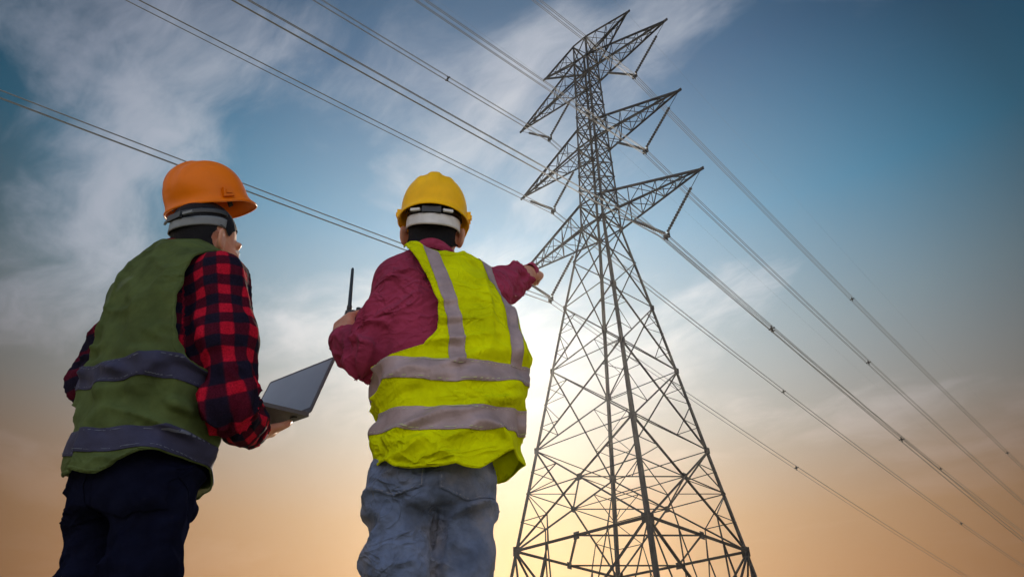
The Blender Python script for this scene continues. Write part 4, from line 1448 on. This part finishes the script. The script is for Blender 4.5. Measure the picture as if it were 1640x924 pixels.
def fold_olive(P, s, f):
    z = P[:, 2]
    low = np.interp(z, [0.80, 0.92, 1.0, 1.12, 1.25, 1.4], [0.6, 1.0, 1.0, 0.6, 0.3, 0.15])
    d = 0.013 * low * creases(np.stack([s * 5 - z * 4, f * 5, z * 14 + s * 6], 1), 13)
    return d + 0.008 * creases(np.stack([s * 11, f * 9, z * 2.5], 1), 19)


build_person(dict(
    k=0.97, hk=0.90, foot=(-0.82, 1.46), label='man in orange hard hat, green vest and plaid shirt, holding an open laptop',
    torso=[(.74, -.812, 1.46, .140, .110, -25), (.82, -.812, 1.46, .155, .122, -25), (.90, -.818, 1.455, .148, .116, -25), (1.00, -.832, 1.45, .138, .104, -28),
           (1.12, -.852, 1.45, .148, .108, -30), (1.22, -.868, 1.45, .158, .112, -30), (1.30, -.876, 1.45, .145, .098, -30), (1.37, -.878, 1.455, .088, .074, -32), (1.42, -.876, 1.46, .058, .060, -35)],
    joints=dict(neck=(-.872, 1.458, 1.355), shL=(-.985, 1.515, 1.290), elL=(-1.012, 1.520, 1.075), wrL=wl2,
                shR=(-.722, 1.375, 1.285), elR=(-.634, 1.400, .962), wrR=wr2,
                hipL=(-.876, 1.490, .78), knL=(-.835, 1.505, .43), anL=(-.875, 1.50, .09), hipR=(-.742, 1.425, .78), knR=(-.728, 1.455, .43), anR=(-.715, 1.42, .09)),
    hands=handsL, head=(-.836, 1.462, 1.464), head_rot=(-30, 8, 2), hairline=[-0.075, -0.070, -0.055, -0.030, 0.035, 0.06, 0.075, 0.085],
    fwd=(0.5, 0.866), toe={'L': (0.15, 1), 'R': (0.7, 0.8)}, box=((-1.30, 1.10, -0.02), (-0.40, 2.00, 1.72)),
    sleeve_r={'L': [.066, .066, .058, .052, .040], 'R': [.067, .066, .052, .050, .043]}, twist={'L': 0.8, 'R': 1.0},
    shirt_mat=PLAID, shirt_grow=-0.012, sh_sh=-0.003, shirt_z=0.92, cuff={'L': 0.02, 'R': 0.035},
    vest=[(.68, -.808, 1.455, .146, .134, -25), (.92, -.812, 1.452, .154, .137, -25), (1.02, -.820, 1.448, .170, .140, -28), (1.14, -.835, 1.447, .180, .138, -30),
          (1.24, -.854, 1.448, .178, .132, -30), (1.31, -.872, 1.450, .158, .116, -30), (1.37, -.878, 1.456, .098, .090, -32), (1.41, -.877, 1.46, .075, .074, -34)],
    vest_fold=fold_olive, vest_mat=OLIVE, vest_label='dull green mesh vest with slate bands', tape=STRIP2, thread=THREAD2, bind=OLIVE,
    chest_yaw=-29, chest_c=(-.862, 1.45), hem=([-0.25, -0.18, -0.1, 0.0, 0.1, 0.2], [0.882, 0.872, 0.818, 0.782, 0.778, 0.824]), hem_front=0.02,
    armL=([0.90, 1.05, 1.07, 1.10, 1.17, 1.24, 1.30, 1.36, 1.5], [-0.6, -0.6, -0.19, -0.165, -0.14, -0.135, -0.135, -0.13, -0.13]),
    armR=([0.90, 0.98, 1.0, 1.04, 1.09, 1.15, 1.21, 1.27, 1.33, 1.5], [0.6, 0.6, 0.225, 0.20, 0.182, 0.165, 0.155, 0.150, 0.15, 0.16]),
    neck_r=0.084, bands=[(lambda s, f: np.interp(s, [-.2, -.1, 0, .1, .2], [1.085, 1.025, 0.998, 0.995, 1.005]), 0.050), (lambda s, f: np.interp(s, [-.2, -.1, 0, .1, .2], [0.925, 0.872, 0.848, 0.842, 0.852]), 0.050)],
    verticals=[],
    trouser=[(.72, -.806, 1.465, .122, .100, -24), (.80, -.810, 1.46, .130, .110, -25), (.88, -.814, 1.458, .132, .110, -25), (.96, -.825, 1.455, .140, .108, -26)],
    trouser_mat=NAVY, trouser_z=0.94, leg_r=[.070, .062, .058, .058, .058], pocket_z=0.775, pocket_u=0.078, stitch=NAVY))
hard_hat('hard_hat', (-.862, 1.463, 1.598), rot_zxy(-42, 38, 8), 0.87, ORANGE, GREYBAND, 'orange hard hat with grey nape strap on the man holding a laptop', (-.836, 1.462, 1.464), rot_zxy(-30, 8, 2), 0.90, 0.012, 0.022, 0.030)

# laptop
SILVER = simple("laptop_shell", (0.12, 0.115, 0.13), rough=0.6, metal=0.0, spec=0.2, nscale=40, namt=0.05)
SCREEN = simple("dark_screen_glass", (0.26, 0.29, 0.36), rough=0.45, nscale=3, namt=0.08)
KEYS = simple("laptop_keys", (0.02, 0.02, 0.022), rough=0.5)
lap = empty('laptop', tuple(C1)); tag(lap, 'open laptop with tilted screen resting on the hand of the man in plaid', 'laptop')
WB, DB = 0.300, 0.212
def lpt(h_, f_, u_): return Vector(C1 + LH * h_ - LF3 * f_ + LU3 * u_)
def slab(name, fn, a, b_, t0, t1, mat, parent, bev=0.006):
    bm = bmesh.new(); bmesh.ops.create_cube(bm, size=1.0)
    for v in bm.verts: v.co = Vector((a[0] + (v.co.x + .5) * (a[1] - a[0]), b_[0] + (v.co.y + .5) * (b_[1] - b_[0]), t0 + (v.co.z + .5) * (t1 - t0)))
    if bev:
        ed = [e for e in bm.edges if abs(e.verts[0].co.z - e.verts[1].co.z) > 1e-6]
        bmesh.ops.bevel(bm, geom=ed, offset=bev, segments=3, affect='EDGES')
    for v in bm.verts: v.co = fn(*v.co)
    bmesh.ops.recalc_face_normals(bm, faces=bm.faces[:])
    me = bpy.data.meshes.new(name); bm.to_mesh(me); bm.free(); me.materials.append(mat)
    o = bpy.data.objects.new(name, me); link(o, parent)
    if parent is lap: o.matrix_parent_inverse = Matrix.Translation(-lap.location)
    return o
base_o = slab('base', lpt, (0, WB), (0, DB), -0.011, 0.0, SILVER, lap, 0.003)
tl_ = math.radians(25)
LV3 = LU3 * math.cos(tl_) + LF3 * math.sin(tl_); LN3 = LF3 * math.cos(tl_) - LU3 * math.sin(tl_)
def lid(h_, v_, n_): return Vector(C1 + LH * h_ + LV3 * (v_ + 0.004) + LN3 * n_)
lid_o = slab('lid', lid, (0, WB), (0, DB - 0.004), 0.0, 0.0045, SILVER, lap, 0.003)
slab('screen', lid, (0.010, WB - 0.010), (0.016, DB - 0.014), -0.0012, 0.0, SCREEN, lid_o, 0)
slab('hinge', lid, (0.04, WB - 0.04), (-0.008, 0.004), -0.004, 0.006, KEYS, lap, 0)
slab('trackpad', lpt, (0.10, 0.20), (0.135, 0.200), 0.0, 0.001, SCREEN, base_o, 0)
kw = (WB - 0.04) / 13
for r_ in range(5):
    for c_ in range(13):
        slab('key', lpt, (0.02 + c_ * kw + 0.0015, 0.02 + (c_ + 1) * kw - 0.0015), (0.022 + r_ * 0.019, 0.022 + r_ * 0.019 + 0.0165), 0.0, 0.0015, KEYS, base_o, 0)
for hh in (0.03, WB - 0.03):
    for ff in (0.03, DB - 0.03):
        slab('rubber_foot', lpt, (hh - 0.01, hh + 0.01), (ff - 0.006, ff + 0.006), -0.0145, -0.012, RUBBER, base_o, 0.002)

# ------------------------------------------------------------------ evening air
hm = bpy.data.materials.new("thin_haze"); hm.use_nodes = True
ht = NT(hm.node_tree); hm.node_tree.nodes.clear()
pv = ht.node('ShaderNodeVolumePrincipled')
pv.inputs['Color'].default_value = (0.95, 0.93, 0.90, 1)
pv.inputs['Density'].default_value = 0.00030
pv.inputs['Anisotropy'].default_value = 0.80
ho = ht.node('ShaderNodeOutputMaterial'); hm.node_tree.links.new(pv.outputs[0], ho.inputs['Volume'])
V, F = boxvf((0, 20, 28.2), 5060, 5060, 58.8)
hz = pydata('haze', V, F, hm)
tag(hz, kind='stuff')
